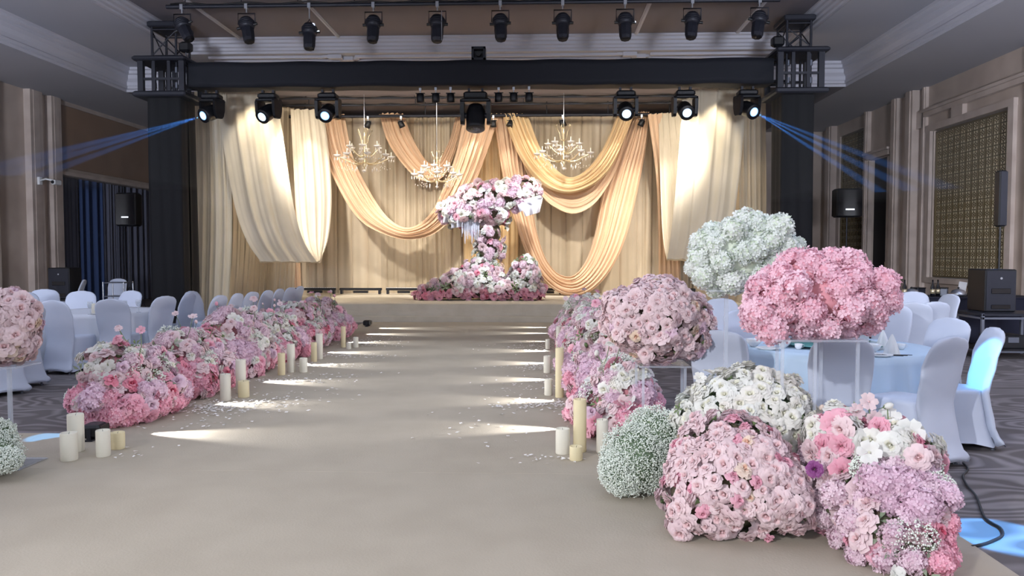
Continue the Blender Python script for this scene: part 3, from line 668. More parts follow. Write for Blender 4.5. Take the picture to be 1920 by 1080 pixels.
# chandeliers
def chandelier(px, py_top, py_bot, Y, halfw, label):
    top = P(px, py_top, Y); bot = P(px, py_bot, Y); H = top.z-bot.z
    t = thing('chandelier', label, 'chandelier', (top.x, Y, bot.z), random.random(), 'crystal chandeliers over the stage')
    R = halfw*Y/F
    MB().tube((0, 0, H), (0, 0, H1-bot.z), .006, n=5).build('wire', M['silver'], t)
    MB().lathe([(0, .06*H), (.03, .1*H), (.06, .16*H), (.025, .2*H), (.02, .35*H), (.045, .4*H), (.02, .46*H), (.016, .75*H), (.03, .8*H), (.012, .86*H), (.01, H)], n=10).build('stem', M['brass'], t)
    MB().lathe([(0, -.02), (.05, .02), (.0, .07)], n=8, smooth=False).build('finial_crystal', M['crystal'], t)
    def arm(a, r, z0, z1):
        d = Vector((math.cos(a), math.sin(a), 0)); n_ = 12; pts = []
        for i in range(n_+1):
            u = i/n_; pts.append(d*(r*(u**.9))+Vector((0, 0, z0+(z1-z0)*u-.13*math.sin(PI*u)*(1.2-u))))
        ar = MB().path(pts, .015, 5).build('arm', M['brass'], t)
        e = pts[-1]
        MB().lathe([(.02, -.03), (.07, -.005), (.105, .035), (.07, .02), (.0, .015)], e, 10).build('drip_cup', M['crystal'], ar)
        MB().tube(e+Vector((0, 0, .02)), e+Vector((0, 0, .15)), .014, n=7).build('candle', M['candle'], ar)
        cr = MB()
        for kx in range(4):
            an = kx*PI/2+a; cr.lathe([(0, -.13), (.016, -.09), (0, -.03)], e+Vector((.065*math.cos(an), .065*math.sin(an), 0)), 5, smooth=False)
        cr.build('crystal_drops', M['crystal'], ar)['kind'] = 'stuff'
    for i in range(8): arm(i*PI/4, R, .22*H, .34*H)
    for i in range(6): arm(i*PI/3+.3, R*.58, .38*H, .55*H)
    for i in range(5):
        a = i*2*PI/5; d = Vector((math.cos(a), math.sin(a), 0))
        MB().path([Vector((0, 0, .62*H)), d*R*.12+Vector((0, 0, .66*H)), d*R*.16+Vector((0, 0, .8*H)), d*R*.3+Vector((0, 0, .95*H)), d*R*.24+Vector((0, 0, .98*H))], .010, 5).build('crown_scroll', M['brass'], t)
    mb = MB()
    for i in range(8):
        a = i*PI/4; d = Vector((math.cos(a), math.sin(a), 0))
        for kx in range(9):
            u = kx/8; p = d*R*(.1+.85*u)+Vector((0, 0, .5*H-.4*H*math.sin(PI*.5*u)+.06*math.sin(u*6))); mb.lathe([(0, -.022), (.012, 0), (0, .022)], p, 4, smooth=False)
        mb.lathe([(0, -.12), (.02, -.05), (0, 0)], d*R*.45+Vector((0, 0, .1*H)), 5, smooth=False)
    stuff(mb.build('crystal_strands', M['crystal'], t))
chandelier(683, 240, 322, 21.0, 50, 'brass and crystal chandelier in front of the long left swag')
chandelier(819, 282, 352, 20.6, 42, 'lowest brass chandelier left of the flower tree crown')
chandelier(1057, 232, 318, 21.0, 50, 'pale chandelier hanging inside the right double swag')

# ------------------------------------------------------------------ flowers: shared meshes
def petal(mb, a, w, r0, r1, z0, z1, curl, mi=0, nu=3, nv=3, ruf=0, tip=.75, ph=0):
    def fn(u, v):
        ww = w*(.45+.75*math.sin(PI*min(1, v*.62+.12)))*(1-.35*max(0, v-tip)/(1-tip) if tip < 1 else 1)
        an = a+(u-.5)*2*ww
        r = r0+(r1-r0)*v**.8+curl*max(0, v-.6)*1.2+ruf*v*math.sin(u*9+ph)
        z = z0+(z1-z0)*math.sin(v*PI/2)-curl*max(0, v-.6)**1.3*1.6-.10*v*(2*u-1)**2+ruf*v*math.cos(u*11+ph)
        return (r*math.cos(an), r*math.sin(an), z)
    mb.grid(fn, nu, nv, mi)
def cup_petal(mb, a, w, r0, r1, z0, z1, curl, mi, nu=4, nv=3):
    def fn(u, v):
        e = (2*u-1); v2 = v*(1-.28*e**4)
        an = a+e*w*(.35+.65*math.sin(min(1, v*1.15)*PI/2))
        k_ = max(0, v2-.65)/.35
        r = r0+(r1-r0)*v2**1.5+curl*k_*.35+.03*e*e
        z = z0+(z1-z0)*math.sin(v2*PI/2)**.9-curl*k_*k_*.6-.05*e*e*v+v2*.07*math.sin(e*4+a*5)
        return (r*math.cos(an), r*math.sin(an), z)
    mb.grid(fn, nu, nv, mi)
def rose_mesh(key, seed, open_=1.0):
    rnd = random.Random(seed); mb = MB(); a = rnd.random()*6; j = lambda k_: rnd.uniform(-k_, k_)
    mb.lathe([(.08, .1), (.13, .4), (.09, .6), (.03, .62)], n=5, mi=1)
    for i in range(3): cup_petal(mb, a+i*2.1+j(.2), 1.1, .08, .2, .1, .66+j(.03), .02, 1, 3, 2)
    for i in range(4): cup_petal(mb, a+.5+i*1.57+j(.2), .95, .12, .40, .0, .72+j(.04), .08, 1 if i % 2 else 0, 4, 4)
    for i in range(5): cup_petal(mb, a+1.1+i*1.26+j(.2), .85, .14, .52*open_, -.02, .68+j(.05), .14, 0, 4, 4)
    for i in range(5): cup_petal(mb, a+i*1.26+j(.2), .8, .16, .70*open_, -.05, .60+j(.05), .24, 0, 4, 4)
    for i in range(5): cup_petal(mb, a+.6+i*1.26+j(.2), .78, .18, .86*open_, -.12, .46+j(.06), .36, 0, 4, 4)
    for i in range(5): cup_petal(mb, a+.2+i*1.26+j(.2), .76, .18, 1.0*open_, -.18, .26+j(.08), .42, 0, 4, 4)
    mb.lathe([(.05, -.4), (.22, -.2), (.4, -.1)], n=6, mi=2)
    return mb.mesh('rose_'+key, [*PET[key], M['green']])
def ruffle_mesh(key, seed):
    rnd = random.Random(seed); mb = MB()
    for L_, (n, r, z, c) in enumerate(((4, .3, .5, .1), (6, .55, .45, .15), (7, .82, .34, .2), (8, 1.0, .16, .2))):
        for i in range(n): petal(mb, i*2*PI/n+rnd.random(), .6, .05, r, -.1, z+rnd.uniform(-.06, .06), c, 1 if L_ == 0 else 0, 4, 2, .10, 1, rnd.random()*6)
    mb.lathe([(.05, -.35), (.2, -.12), (.45, 0)], n=6, mi=2)
    return mb.mesh('carnation_'+key, [*PET[key], M['green']])
def hyd_mesh(key, seed, n=92, fs=.25):
    rnd = random.Random(seed); mb = MB()
    mb.lathe([(.0, -.3), (.55, -.22), (.78, .1), (.66, .42), (.35, .66), (0, .74)], n=9, mi=1)
    ga = PI*(3-5**.5)
    for i in range(n):
        y = 1-(i+.5)/n*1.45; r = math.sqrt(max(0, 1-y*y)); a = i*ga
        nv = Vector((r*math.cos(a), r*math.sin(a), y)); nv = (nv+Vector((rnd.gauss(0, .38), rnd.gauss(0, .38), rnd.gauss(0, .38)))).normalized()
        c = Vector((r*math.cos(a), r*math.sin(a), y*.86))*rnd.uniform(.78, 1.06)
        q = nv.to_track_quat('Z', 'Y'); sp = rnd.random()*6; s = fs*rnd.uniform(.8, 1.15)
        for k_ in range(4):
            b = sp+k_*PI/2; h = rnd.uniform(-.02, .35)
            loc = [(0, 0, -.03), (s*.62*math.cos(b-.68), s*.62*math.sin(b-.68), s*h*.5), (s*.98*math.cos(b-.30), s*.98*math.sin(b-.30), s*h), (s*.98*math.cos(b+.30), s*.98*math.sin(b+.30), s*h), (s*.62*math.cos(b+.68), s*.62*math.sin(b+.68), s*h*.5)]
            mb.add([c+q @ Vector(p) for p in loc], [(0, 1, 2), (0, 2, 3), (0, 3, 4)], 1 if rnd.random() < .12 else 0, True)
    return mb.mesh('hydrangea_'+key, [*PET[key]])
def daisy_mesh(key, seed):                       # open wide petalled bloom (lisianthus)
    rnd = random.Random(seed); mb = MB()
    mb.lathe([(.1, .05), (.14, .18), (0, .26)], n=6, mi=1)
    for i in range(6): petal(mb, i*PI/3+rnd.uniform(-.1, .1), .5, .05, 1.0, -.15, .35+rnd.uniform(-.1, .1), .12, 0, 3, 3, .05, .8, rnd.random()*6)
    return mb.mesh('open_bloom_'+key, [*PET[key], M['green']])
def leaf_mesh(mt, n=5):
    mb = MB()
    for i in range(n):
        a = i*2*PI/n; d = Vector((math.cos(a), math.sin(a), 0)); s_ = Vector((-math.sin(a), math.cos(a), 0))
        z = Vector((0, 0, 1))
        mb.add([d*.1, d*.55+s_*.2+z*.25, d*1.15+z*.2, d*.55-s_*.2+z*.25, d*.6+z*.17], [(0, 4, 1), (1, 4, 2), (2, 4, 3), (3, 4, 0)], 0, True)
    return mb.mesh('leaf_spray', mt)
def bud_mesh(key):
    mb = MB(); mb.lathe([(.0, -.5), (.3, -.3), (.42, .1), (.3, .5), (0, .72)], n=7); mb.lathe([(.02, -1.2), (.05, -.5), (.34, -.28)], n=5, mi=1)
    return mb.mesh('bud_'+key, [PET[key][0], M['green']])
FM = {}
for i, kx in enumerate(PET):
    FM['rose', kx] = [rose_mesh(kx, 10*i+j, 1-.12*j) for j in range(3)]
    FM['carnation', kx] = [ruffle_mesh(kx, 50+10*i+j) for j in range(2)]
    FM['hydrangea', kx] = [hyd_mesh(kx, 90+10*i+j) for j in range(2)]
    FM['open_bloom', kx] = [daisy_mesh(kx, 130+i)]
    FM['bud', kx] = [bud_mesh(kx)]
FM['leaf_spray', 'green'] = [leaf_mesh(M['green'])]; FM['leaf_spray', 'sage'] = [leaf_mesh(M['sage'], 4)]

def lobes_sample(lobes, spacing, rnd, floor=None, keep=lambda p, n: True):
    out = []; ga = PI*(3-5**.5)
    for li, (c_, r_) in enumerate(lobes):
        area_ = 4*PI*((r_[0]*r_[1])**1.6/3+(r_[0]*r_[2])**1.6/3+(r_[1]*r_[2])**1.6/3)**(1/1.6)
        n = max(8, int(area_/(spacing*spacing*.80))); off = rnd.random()*6
        for i in range(n):
            y = 1-2*(i+.5)/n; rr = math.sqrt(1-y*y); a = i*ga+off
            d = Vector((rr*math.cos(a), rr*math.sin(a), y))
            p = Vector((c_[0]+d.x*r_[0], c_[1]+d.y*r_[1], c_[2]+d.z*r_[2]))
            nn = Vector((d.x/r_[0], d.y/r_[1], d.z/r_[2])).normalized()
            if floor is not None and p.z < floor: continue
            if any(lj != li and sum(((p[k_]-cc[k_])/(rr_[k_]*.93))**2 for k_ in range(3)) < 1 for lj, (cc, rr_) in enumerate(lobes)): continue
            if not keep(p, nn): continue
            out.append((p, nn))
    return out
def arrange(root, lobes, spacing, mix, seed, floor=None, keep=lambda p, n: True, core='core', size=.5, jit=.16, cap=290, corescale=.80):
    """lobes in the root's own coordinates; mix(p, n, rnd) -> (kind, colour, relative size)"""
    rnd = random.Random(seed)
    pts = lobes_sample(lobes, spacing, rnd, floor, keep)
    if len(pts) > cap: rnd.shuffle(pts); pts = pts[:cap]
    mb = MB()
    for c_, r_ in lobes:
        prof = []
        for i in range(9):
            a = -PI/2+PI*i/8; prof.append((max(0, math.cos(a)), math.sin(a)))
        b0 = len(mb.v); mb.lathe([(p[0]*1.0, p[1]) for p in prof], n=14)
        for i in range(b0, len(mb.v)):
            v = mb.v[i]; f = corescale*(1+.06*math.sin(i*7.7)); z = c_[2]+v[2]*r_[2]*f
            if floor is not None: z = max(floor-.02, z)
            mb.v[i] = (c_[0]+v[0]*r_[0]*f, c_[1]+v[1]*r_[1]*f, z)
    mb.build('foam_core', M[core], root)
    soft = core in ('core_pink', 'core_white') and spacing > .13 and spacing < .17 and cap == 290 and jit < .2
    for p, n in pts:
        kd, co, sc = mix(p, n, rnd)
        if kd is None or (not soft and rnd.random() < .05): continue
        s = spacing*size*1.12*sc*rnd.uniform(.82, 1.16)
        jj = jit if soft else jit*1.35
        nn = (n+Vector((rnd.gauss(0, jj), rnd.gauss(0, jj), rnd.gauss(0, jj)+.10))).normalized()
        q = nn.to_track_quat('Z', 'Y') @ Quaternion((0, 0, 1), rnd.random()*6.28)
        o = bpy.data.objects.new(kd, rnd.choice(FM[kd, co])); COL.objects.link(o); o.parent = root
        big = noise.noise(p*5.5+Vector((seed, 0, 0)))*(.25 if soft else .55)*spacing
        tg = Vector((rnd.gauss(0, .12), rnd.gauss(0, .12), rnd.gauss(0, .12)))*spacing
        o.location = p+tg+n*(rnd.uniform(-.35, .30)*s+big); o.rotation_mode = 'QUATERNION'; o.rotation_quaternion = q; o.scale = (s, s, s*rnd.uniform(.85, 1.15))
def breath(name, parent, lobes, n, seed, floor=None, r=.0042, keep=lambda p: True, stems=True):
    rnd = random.Random(seed); mb = MB(); ms = MB()
    oct_ = [(1, 0, 0), (0, 1, 0), (-1, 0, 0), (0, -1, 0), (0, 0, 1), (0, 0, -1)]
    of = [(0, 1, 4), (1, 2, 4), (2, 3, 4), (3, 0, 4), (1, 0, 5), (2, 1, 5), (3, 2, 5), (0, 3, 5)]
    for c_, r_ in lobes:
        c_ = Vector(c_)
        for i in range(n//len(lobes)):
            d = Vector((rnd.gauss(0, 1), rnd.gauss(0, 1), rnd.gauss(0, 1))).normalized()
            clump = .9+.10*math.sin(d.x*9+seed)*math.sin(d.y*8)*math.sin(d.z*10+2)
            rad = clump*(1-abs(rnd.gauss(0, .13)))*(1.06 if rnd.random() < .1 else 1)
            p = c_+Vector((d.x*r_[0], d.y*r_[1], d.z*r_[2]))*rad
            if floor is not None and p.z < floor: continue
            if not keep(p): continue
            s = r*rnd.uniform(.7, 1.5)
            mb.add([p+Vector(v)*s for v in oct_], of, 0, False)
            if stems and i % 4 == 0:
                e = c_+(p-c_)*rnd.uniform(.6, .8); w = Vector((.0012, .0012, 0)); ms.add([e-w, e+w, p+w*.6], [(0, 1, 2)])
            if stems and i % 9 == 0:
                a_ = Vector((rnd.gauss(0, 1), rnd.gauss(0, 1), rnd.gauss(0, 1))).normalized()*r*2.2; ms.add([p*1, p+a_+Vector((0, 0, r)), p+a_*2.2], [(0, 1, 2)])
    stuff(mb.build(name, M['breath'], parent))
    if stems: stuff(ms.build('stems', M['stem'], parent))
M['breath'] = mat('baby_breath_white', (232, 238, 228), .8)
M['core_green'] = mat('green_core', (92, 112, 86), .9, rgb2=(116, 134, 108), nscale=30)

def pick(rnd, table):
    t = rnd.random()*sum(w for w, *_ in table)
    for w, *r in table:
        t -= w
        if t <= 0: return tuple(r)
    return tuple(table[-1][1:])

# --- balls on stands
def ball(label, lobes_px, Y, depth, spacing, mix, seed, core, cat='flower arrangement', keep=lambda p, n: True, size=.5, jit=.16, name='flower_ball', group=None, flat=None, cap=290, sk=8):
    cs = [(P(px, py, Y), (rx-sk)*Y/F, (rz-sk)*Y/F, dy) for px, py, rx, rz, dy in lobes_px]
    o = sum((c_[0] for c_ in cs), Vector())/len(cs)
    t = thing(name, label, cat, o, 0, group)
    lobes = [((c_.x-o.x, c_.y-o.y+dy, c_.z-o.z), (rx, (rx+rz)/2*depth, rz)) for c_, rx, rz, dy in cs]
    arrange(t, lobes, spacing, mix, seed, keep=keep, core=core, size=size, jit=jit, floor=flat, cap=cap)
    return t, o
ball('large pink hydrangea ball on the wide clear stand', [(1478, 562, 96, 88, 0), (1560, 552, 98, 90, 0), (1508, 512, 62, 62, 0), (1605, 575, 76, 66, .02), (1438, 592, 60, 48, 0), (1588, 512, 64, 56, 0), (1545, 515, 62, 58, 0), (1630, 560, 66, 66, 0)], 5.0, .95, .165,
     lambda p, n, r: ('hydrangea', 'ball', .95), 3, 'core_pink', size=.52, sk=30)
ball('white hydrangea cloud on the tall single-post clear stand', [(1362, 480, 72, 72, 0), (1424, 458, 68, 58, 0), (1356, 512, 58, 46, 0), (1452, 474, 62, 52, 0), (1412, 424, 32, 28, 0), (1392, 490, 66, 60, 0)], 5.9, .9, .165,
     lambda p, n, r: ('hydrangea', 'mint', .95), 5, 'core_white', size=.52, sk=16)
RB = [(7, 'rose', 'blush', 1.0), (1.6, 'carnation', 'blush', 1.0), (1, 'rose', 'peach', .8), (.8, 'rose', 'lilac', .9)]
ball('blush rose ball on the small square clear stand', [(1228, 600, 88, 66, 0), (1192, 585, 52, 46, 0), (1285, 625, 48, 46, 0), (1240, 572, 58, 42, 0)], 6.4, .95, .088, lambda p, n, r: pick(r, RB), 8, 'core', size=.64, jit=.25, sk=0)
ball('pale rose ball on a clear post, cut by the left picture edge', [(-12, 610, 78, 68, 0), (14, 585, 52, 44, 0), (8, 645, 54, 40, 0)], 5.6, .95, .088, lambda p, n, r: pick(r, RB), 9, 'core', size=.64, jit=.25, sk=2)
for px, py, Y in ((1309, 560, 6.35), ):
    o = thing('single_rose_stem', 'single blush rose poking up out of the blush rose ball', 'flower', P(px, py, Y))
    mb = MB().tube((0, 0, 0), (-.14, 0, -.18), .004, n=5); mb.build('stem', M['stem'], o); put('bloom', FM['rose', 'blush'][0], o, (0, 0, 0), (.4, .2, 0), .07)

# --- clear acrylic stands
def stand(label, legs, pxp, pyp, Y, halfw, halfd, legw=.018, name='acrylic_stand', base=True):
    c_ = P(pxp, pyp, Y); h = c_.z
    t = thing(name, label, 'flower stand', (c_.x, Y, .017))
    MB().cbox((0, 0, h-.012), (halfw*2+.04, halfd*2+.04, .014), .004).build('top_plate', M['acrylic'], t)
    for x, y in legs: MB().box((x, y, h/2-.01), (legw*1.5, legw*1.5, h-.02)).build('post', M['acrylic'], t)
    if base: MB().cbox((0, 0, .006), (halfw*2+.08, halfd*2+.08, .012), .004).build('base_plate', M['acrylic'], t)
    return t
w = 58*5.0/F; stand('wide clear acrylic stand under the large pink hydrangea ball', [(-w-.03, -.17), (w+.03, -.17), (-.03, -.17), (-w+.05, .2), (w-.06, .2)], 1520, 634, 5.0, .26, .2, .012)
w = 38*6.4/F; stand('small square clear stand under the blush rose ball', [(-w, -.15), (w, -.15), (-w-.02, .15), (w+.03, .15)], 1240, 683, 6.4, .19, .18, .014)
stand('tall single-post clear stand under the white hydrangea cloud', [(0, 0)], 1362, 545, 5.9, .15, .15, .018)
stand('clear post stand under the pale rose ball at the left edge', [(.0, 0)], 17, 686, 5.6, .13, .13, .016)

# --- the big foreground group on the right
def gm(label, name, lobes_px, spacing, mix, seed, core='core', size=.54, jit=.25, breathn=0, cat='flower arrangement', keep=None, cap=290, group=None, corescale=.86):
    cs = [(P(px, py, Y), rx*Y/F, rz*Y/F, ry) for px, py, Y, rx, rz, ry in lobes_px]
    o = sum((c_[0] for c_ in cs), Vector())/len(cs); o.z = .018
    t = thing(name, label, cat, o, 0, group)
    lobes = [((c_.x-o.x, c_.y-o.y, c_.z-o.z), (rx, ry or rx, rz)) for c_, rx, rz, ry in cs]
    arrange(t, lobes, spacing, mix, seed, floor=.02, core=core, size=size, jit=jit, keep=keep or (lambda p, n: n.y < .75), cap=cap, corescale=corescale)
    return t, lobes, o
# baby's breath bush
def bush(label, lobes_px, n, seed):
    cs = [(P(px, py, Y), rx*Y/F, rz*Y/F) for px, py, Y, rx, rz in lobes_px]
    o = sum((c_[0] for c_ in cs), Vector())/len(cs); o.z = .018
    t = thing('baby_breath_bush', label, 'flower arrangement', o)
    lobes = [((c_.x-o.x, c_.y-o.y, c_.z-o.z), (rx, rx, rz)) for c_, rx, rz in cs]
    mb = MB()
    for c_, r_ in lobes:
        b0 = len(mb.v); mb.lathe([(max(0, math.cos(-PI/2+PI*i/8)), math.sin(-PI/2+PI*i/8)) for i in range(9)], n=16)
        for i in range(b0, len(mb.v)):
            v = mb.v[i]; mb.v[i] = (c_[0]+v[0]*r_[0]*.68, c_[1]+v[1]*r_[1]*.68, max(0, c_[2]+v[2]*r_[2]*.68))
    mb.build('foam_core', M['core_green'], t)
    breath('blossoms', t, lobes, n, seed, floor=.0)
    return t
bush('round baby\'s breath bush at the foot of the white rose mound', [(1190, 860, 5.05, 72, 78), (1225, 820, 5.15, 66, 66), (1165, 880, 5.0, 48, 56), (1240, 870, 5.1, 60, 70)], 27000, 3)
bush('baby\'s breath bush at the left picture edge', [(-25, 850, 5.3, 70, 52), (0, 820, 5.4, 34, 40), (14, 862, 5.2, 32, 28)], 13000, 5)
def white_mix(p, n, r):
    if p.z > .45 or r.random() < .75: return pick(r, [(7, 'rose', 'white', 1.15), (2, 'open_bloom', 'white', 1.1), (.9, 'leaf_spray', 'green', .8)])
    return pick(r, [(3, 'rose', 'blush', .9), (1, 'leaf_spray', 'sage', .8)])
gm('mound of white roses behind the blush rose mound', 'rose_mound', [(1400, 770, 5.0, 105, 70, .3), (1340, 790, 5.1, 70, 60, .25), (1460, 800, 4.95, 62, 70, .25), (1400, 900, 5.0, 110, 100, .3)], .085, white_mix, 21, 'core_green', .6)
bl = [(9, 'rose', 'blush', 1.05), (1.5, 'rose', 'pink', .75), (1, 'carnation', 'blush', 1), (.5, 'rose', 'peach', .9)]
gm('big mound of blush roses on the cream carpet', 'rose_mound', [(1375, 905, 4.45, 118, 98, .34), (1330, 930, 4.42, 84, 80, .26), (1440, 925, 4.4, 70, 82, .26), (1370, 850, 4.5, 92, 62, .28)], .082, lambda p, n, r: pick(r, bl), 22, 'core', .6)
def mixed(p, n, r):
    v = noise.noise(Vector((p.x*3.2, p.y*3.2, p.z*3.2))+Vector((3, 1, 7)))
    if p.z > .50: return pick(r, [(4, 'rose', 'white', .95), (2, 'open_bloom', 'white', 1.0), (1.6, 'rose', 'blush', .9), (2, 'carnation', 'pink', 1.0), (.9, 'leaf_spray', 'green', .9), (.5, 'bud', 'white', .5)])
    if v > .05 and p.x > -.1: return pick(r, [(6, 'hydrangea', 'lilac', 1.1), (3, 'hydrangea', 'mauve', 1.05), (1, 'carnation', 'blush', .9), (.6, 'rose', 'white', .8), (.5, 'leaf_spray', 'sage', .9)])
    if v > -.12: return pick(r, [(2, 'hydrangea', 'mauve', 1.05), (2, 'carnation', 'blush', 1.0), (1, 'rose', 'blush', .9), (1, 'leaf_spray', 'sage', .9), (1, 'carnation', 'pink', 1)])
    return pick(r, [(4, 'carnation', 'pink', 1.1), (2, 'hydrangea', 'pink', 1.0), (1.5, 'carnation', 'blush', 1), (.6, 'rose', 'hot', .7), (.8, 'leaf_spray', 'sage', .8), (.12, 'carnation', 'purple', .7)])
tm, lbm, om = gm('tall mixed mound of lilac and pink hydrangeas at the carpet edge', 'flower_mound', [(1575, 850, 4.45, 60, 72, .24), (1680, 865, 4.35, 68, 72, .24), (1590, 930, 4.3, 66, 62, .24), (1690, 960, 4.1, 74, 84, .25), (1705, 1055, 3.9, 58, 72, .2), (1650, 1010, 4.0, 56, 66, .2)], .095, mixed, 23, 'core', .62)
def breath_patch(t, o, spots_, seed):
    lobes = [((P(px, py, Y).x-o.x, Y-o.y, P(px, py, Y).z-o.z), (r_, r_, r_*.9)) for px, py, Y, r_ in spots_]
    breath('baby_breath', t, lobes, 900*len(lobes), seed, r=.0045)
breath_patch(tm, om, [(1712, 1010, 3.82, .13), (1755, 915, 4.05, .11), (1622, 880, 4.15, .09), (1735, 870, 4.2, .1)], 8)
def stemmed(name, label, px, py, Y, base, kind, colr, s, rot=(.6, 0, 0)):
    p = P(px, py, Y); t = thing(name, label, 'flower', p)
    b = Vector(base)-p if not isinstance(base, tuple) or len(base) == 3 else P(base[0], base[1], Y)-p
    MB().path([(0, 0, 0), b*.5+Vector((.01, 0, .01)), b], .0035, 5).build('stem', M['stem'], t)
    put('bloom', FM[kind, colr][0], t, (0, 0, .01), rot, s)
stemmed('tall_flower', 'blush bloom on a stem above the mixed mound, left of the pair', 1606, 775, 4.4, (1625, 840), 'open_bloom', 'blush', .045, (1.0, .3, 0))
stemmed('tall_flower', 'topmost blush bloom standing above the mixed mound', 1628, 757, 4.4, (1632, 840), 'open_bloom', 'blush', .05, (1.1, 0, 0))
stemmed('tall_flower', 'pink bloom hanging just below the topmost blush bloom', 1638, 788, 4.38, (1636, 850), 'open_bloom', 'blush', .045, (1.5, .4, 0))
stemmed('tall_flower', 'cream tulip-like bud at the right of the tall blooms', 1664, 765, 4.4, (1660, 840), 'bud', 'white', .05, (.2, 1.2, 0))
stemmed('tall_flower', 'small cream bud on a thin stem above the white roses and pink hydrangeas', 1540, 768, 4.7, (1538, 820), 'bud', 'peach', .035, (.3, .3, 0))
stemmed('tall_flower', 'single greenish white bloom on a stem over the baby\'s breath', 1312, 712, 5.0, (1330, 770), 'open_bloom', 'white', .04, (.9, 0, 0))
for px, py, Y, kd, co, s in ((1632, 825, 4.25, 'rose', 'white', .062), (1590, 825, 4.3, 'rose', 'white', .055), (1705, 812, 4.2, 'open_bloom', 'white', .075), (1722, 858, 4.05, 'rose', 'blush', .065), (1668, 835, 4.15, 'rose', 'white', .07), (1527, 880, 4.2, 'carnation', 'purple', .042), (1630, 848, 4.1, 'open_bloom', 'white', .06),
                             (1690, 840, 4.15, 'rose', 'white', .05), (1565, 795, 4.3, 'carnation', 'pink', .07), (1645, 905, 3.98, 'hydrangea', 'lilac', .095), (1722, 950, 3.88, 'hydrangea', 'lilac', .095), (1690, 905, 4.0, 'hydrangea', 'mauve', .09)):
    d = ray(px, py); put(kd, FM[kd, co][0], tm, P(px, py, Y)-om, (-d).to_track_quat('Z', 'Y').to_euler(), s)

# --- the two rows of mounds along the aisle
def row_mix(hot):
    def f(p, n, r):
        z = p.z+r.uniform(-.1, .1)
        if z < .2: return pick(r, [(5, 'carnation', 'pink', 1.1), (2, 'hydrangea', 'pink', 1.2), (.6, 'carnation', 'hot', .9), (2, 'rose', 'pink', 1.0), (1, 'rose', 'blush', 1)])
        v = noise.noise(p*4+Vector((hot*7.3, 2, 1)))
        if z < .42:
            if v > .15: return pick(r, [(2, 'hydrangea', 'lilac', 1.4), (1, 'rose', 'lilac', 1.1), (1, 'rose', 'blush', 1)])
            if v < -.18: return pick(r, [(1.6, 'rose', 'hot', 1.0), (2, 'rose', 'white', 1), (2, 'carnation', 'pink', 1.1), (1, 'leaf_spray', 'green', 1.0), (1, 'rose', 'blush', 1)])
            return pick(r, [(3, 'rose', 'blush', 1.0), (2, 'carnation', 'pink', 1.1), (1, 'rose', 'lilac', 1), (.8, 'leaf_spray', 'sage', 1), (1, 'open_bloom', 'white', 1)])
        return pick(r, [(4, 'rose', 'blush', .95), (4, 'rose', 'white', .95), (1, 'hydrangea', 'mauve', 1.2), (1.2, 'carnation', 'pink', 1), (1.2, 'leaf_spray', 'sage', 1), (.5, 'leaf_spray', 'green', .9), (.7, 'rose', 'lilac', 1), (.6, 'open_bloom', 'white', 1.1)])
    return f
def row_mound(label, x, y, rx, ry, h, seed, sp=.10, side=1, cap=290, extra=()):
    t = thing('flower_mound', label, 'flower arrangement', (x, y, .018), 0, 'flower mounds along the aisle')
    rnd = random.Random(seed)
    lobes = [((0, 0, h*.28), (rx, ry, h*.42)), ((-.06*side, -ry*.35, h*.62), (rx*.68, ry*.5, h*.36)), ((-.04*side, ry*.4, h*.58), (rx*.66, ry*.5, h*(.34+rnd.uniform(-.03, .05)))), ((.03*side, -ry*.55, h*.2), (rx*.9, ry*.5, h*.36))]
    arrange(t, lobes, sp, row_mix(seed), seed, floor=.03, core='core_pink', size=.62, jit=.3, keep=lambda p, n: n.x*side > -.75 and n.y < .7, cap=cap)
    breath('baby_breath', t, [((rnd.uniform(-.2, .2), rnd.uniform(-ry, ry)*.6, h*rnd.uniform(.6, .95)), (.15, .17, .14)) for _ in range(3)]+[((rx*.75*side, -ry*.3, h*.5), (.1, .13, .14))], 1400, seed, r=.006)
    for _ in range(4):
        a = Vector((rnd.uniform(-.25, .25), rnd.uniform(-ry, ry)*.7, h*.75)); b = a+Vector((rnd.uniform(-.12, .12), rnd.uniform(-.1, .1), rnd.uniform(.2, .34)))
        mb = MB().path([a, a.lerp(b, .5)+Vector((.02, 0, .02)), b], [.005, .004, .003], 5); st_ = mb.build('tall_stem', M['stem'], t)
        put('bloom', FM[rnd.choice(('open_bloom', 'rose', 'bud')), rnd.choice(('blush', 'white', 'blush', 'pink'))][0], st_, b, (rnd.uniform(.2, 1), rnd.uniform(-.5, .5), 0), rnd.uniform(.035, .06))
    return t
LROW = [(7.45, .44, .62, .66, 'nearest mound of the left aisle row, with crimson roses and green leaves'), (8.75, .43, .68, .68, 'second mound of the left aisle row, behind the three near candles'), (10.15, .42, .7, .78, 'third mound of the left aisle row, with tall pale stems'),
        (11.6, .42, .72, .66, 'fourth mound of the left aisle row, opposite the tall and short candle trio'), (13.0, .42, .7, .72, 'fifth mound of the left aisle row, two candles at its foot'), (14.4, .42, .7, .66, 'last mound of the left aisle row, nearest the stage')]
for i, (y, rx, ry, h, lb) in enumerate(LROW): row_mound(lb, -4.03, y, rx, ry, h*1.06, 40+i, .105, 1)
RROW = [(7.1, .40, .62, .62, 'nearest mound of the right aisle row, below the blush rose ball'), (8.5, .42, .7, .82, 'second mound of the right aisle row, with pink and lilac blooms'), (9.9, .42, .72, .86, 'third mound of the right aisle row, mostly behind the second'),
        (11.3, .42, .72, .84, 'fourth mound of the right aisle row'), (12.7, .42, .72, .84, 'fifth mound of the right aisle row'), (14.1, .42, .7, .8, 'last mound of the right aisle row, nearest the stage')]
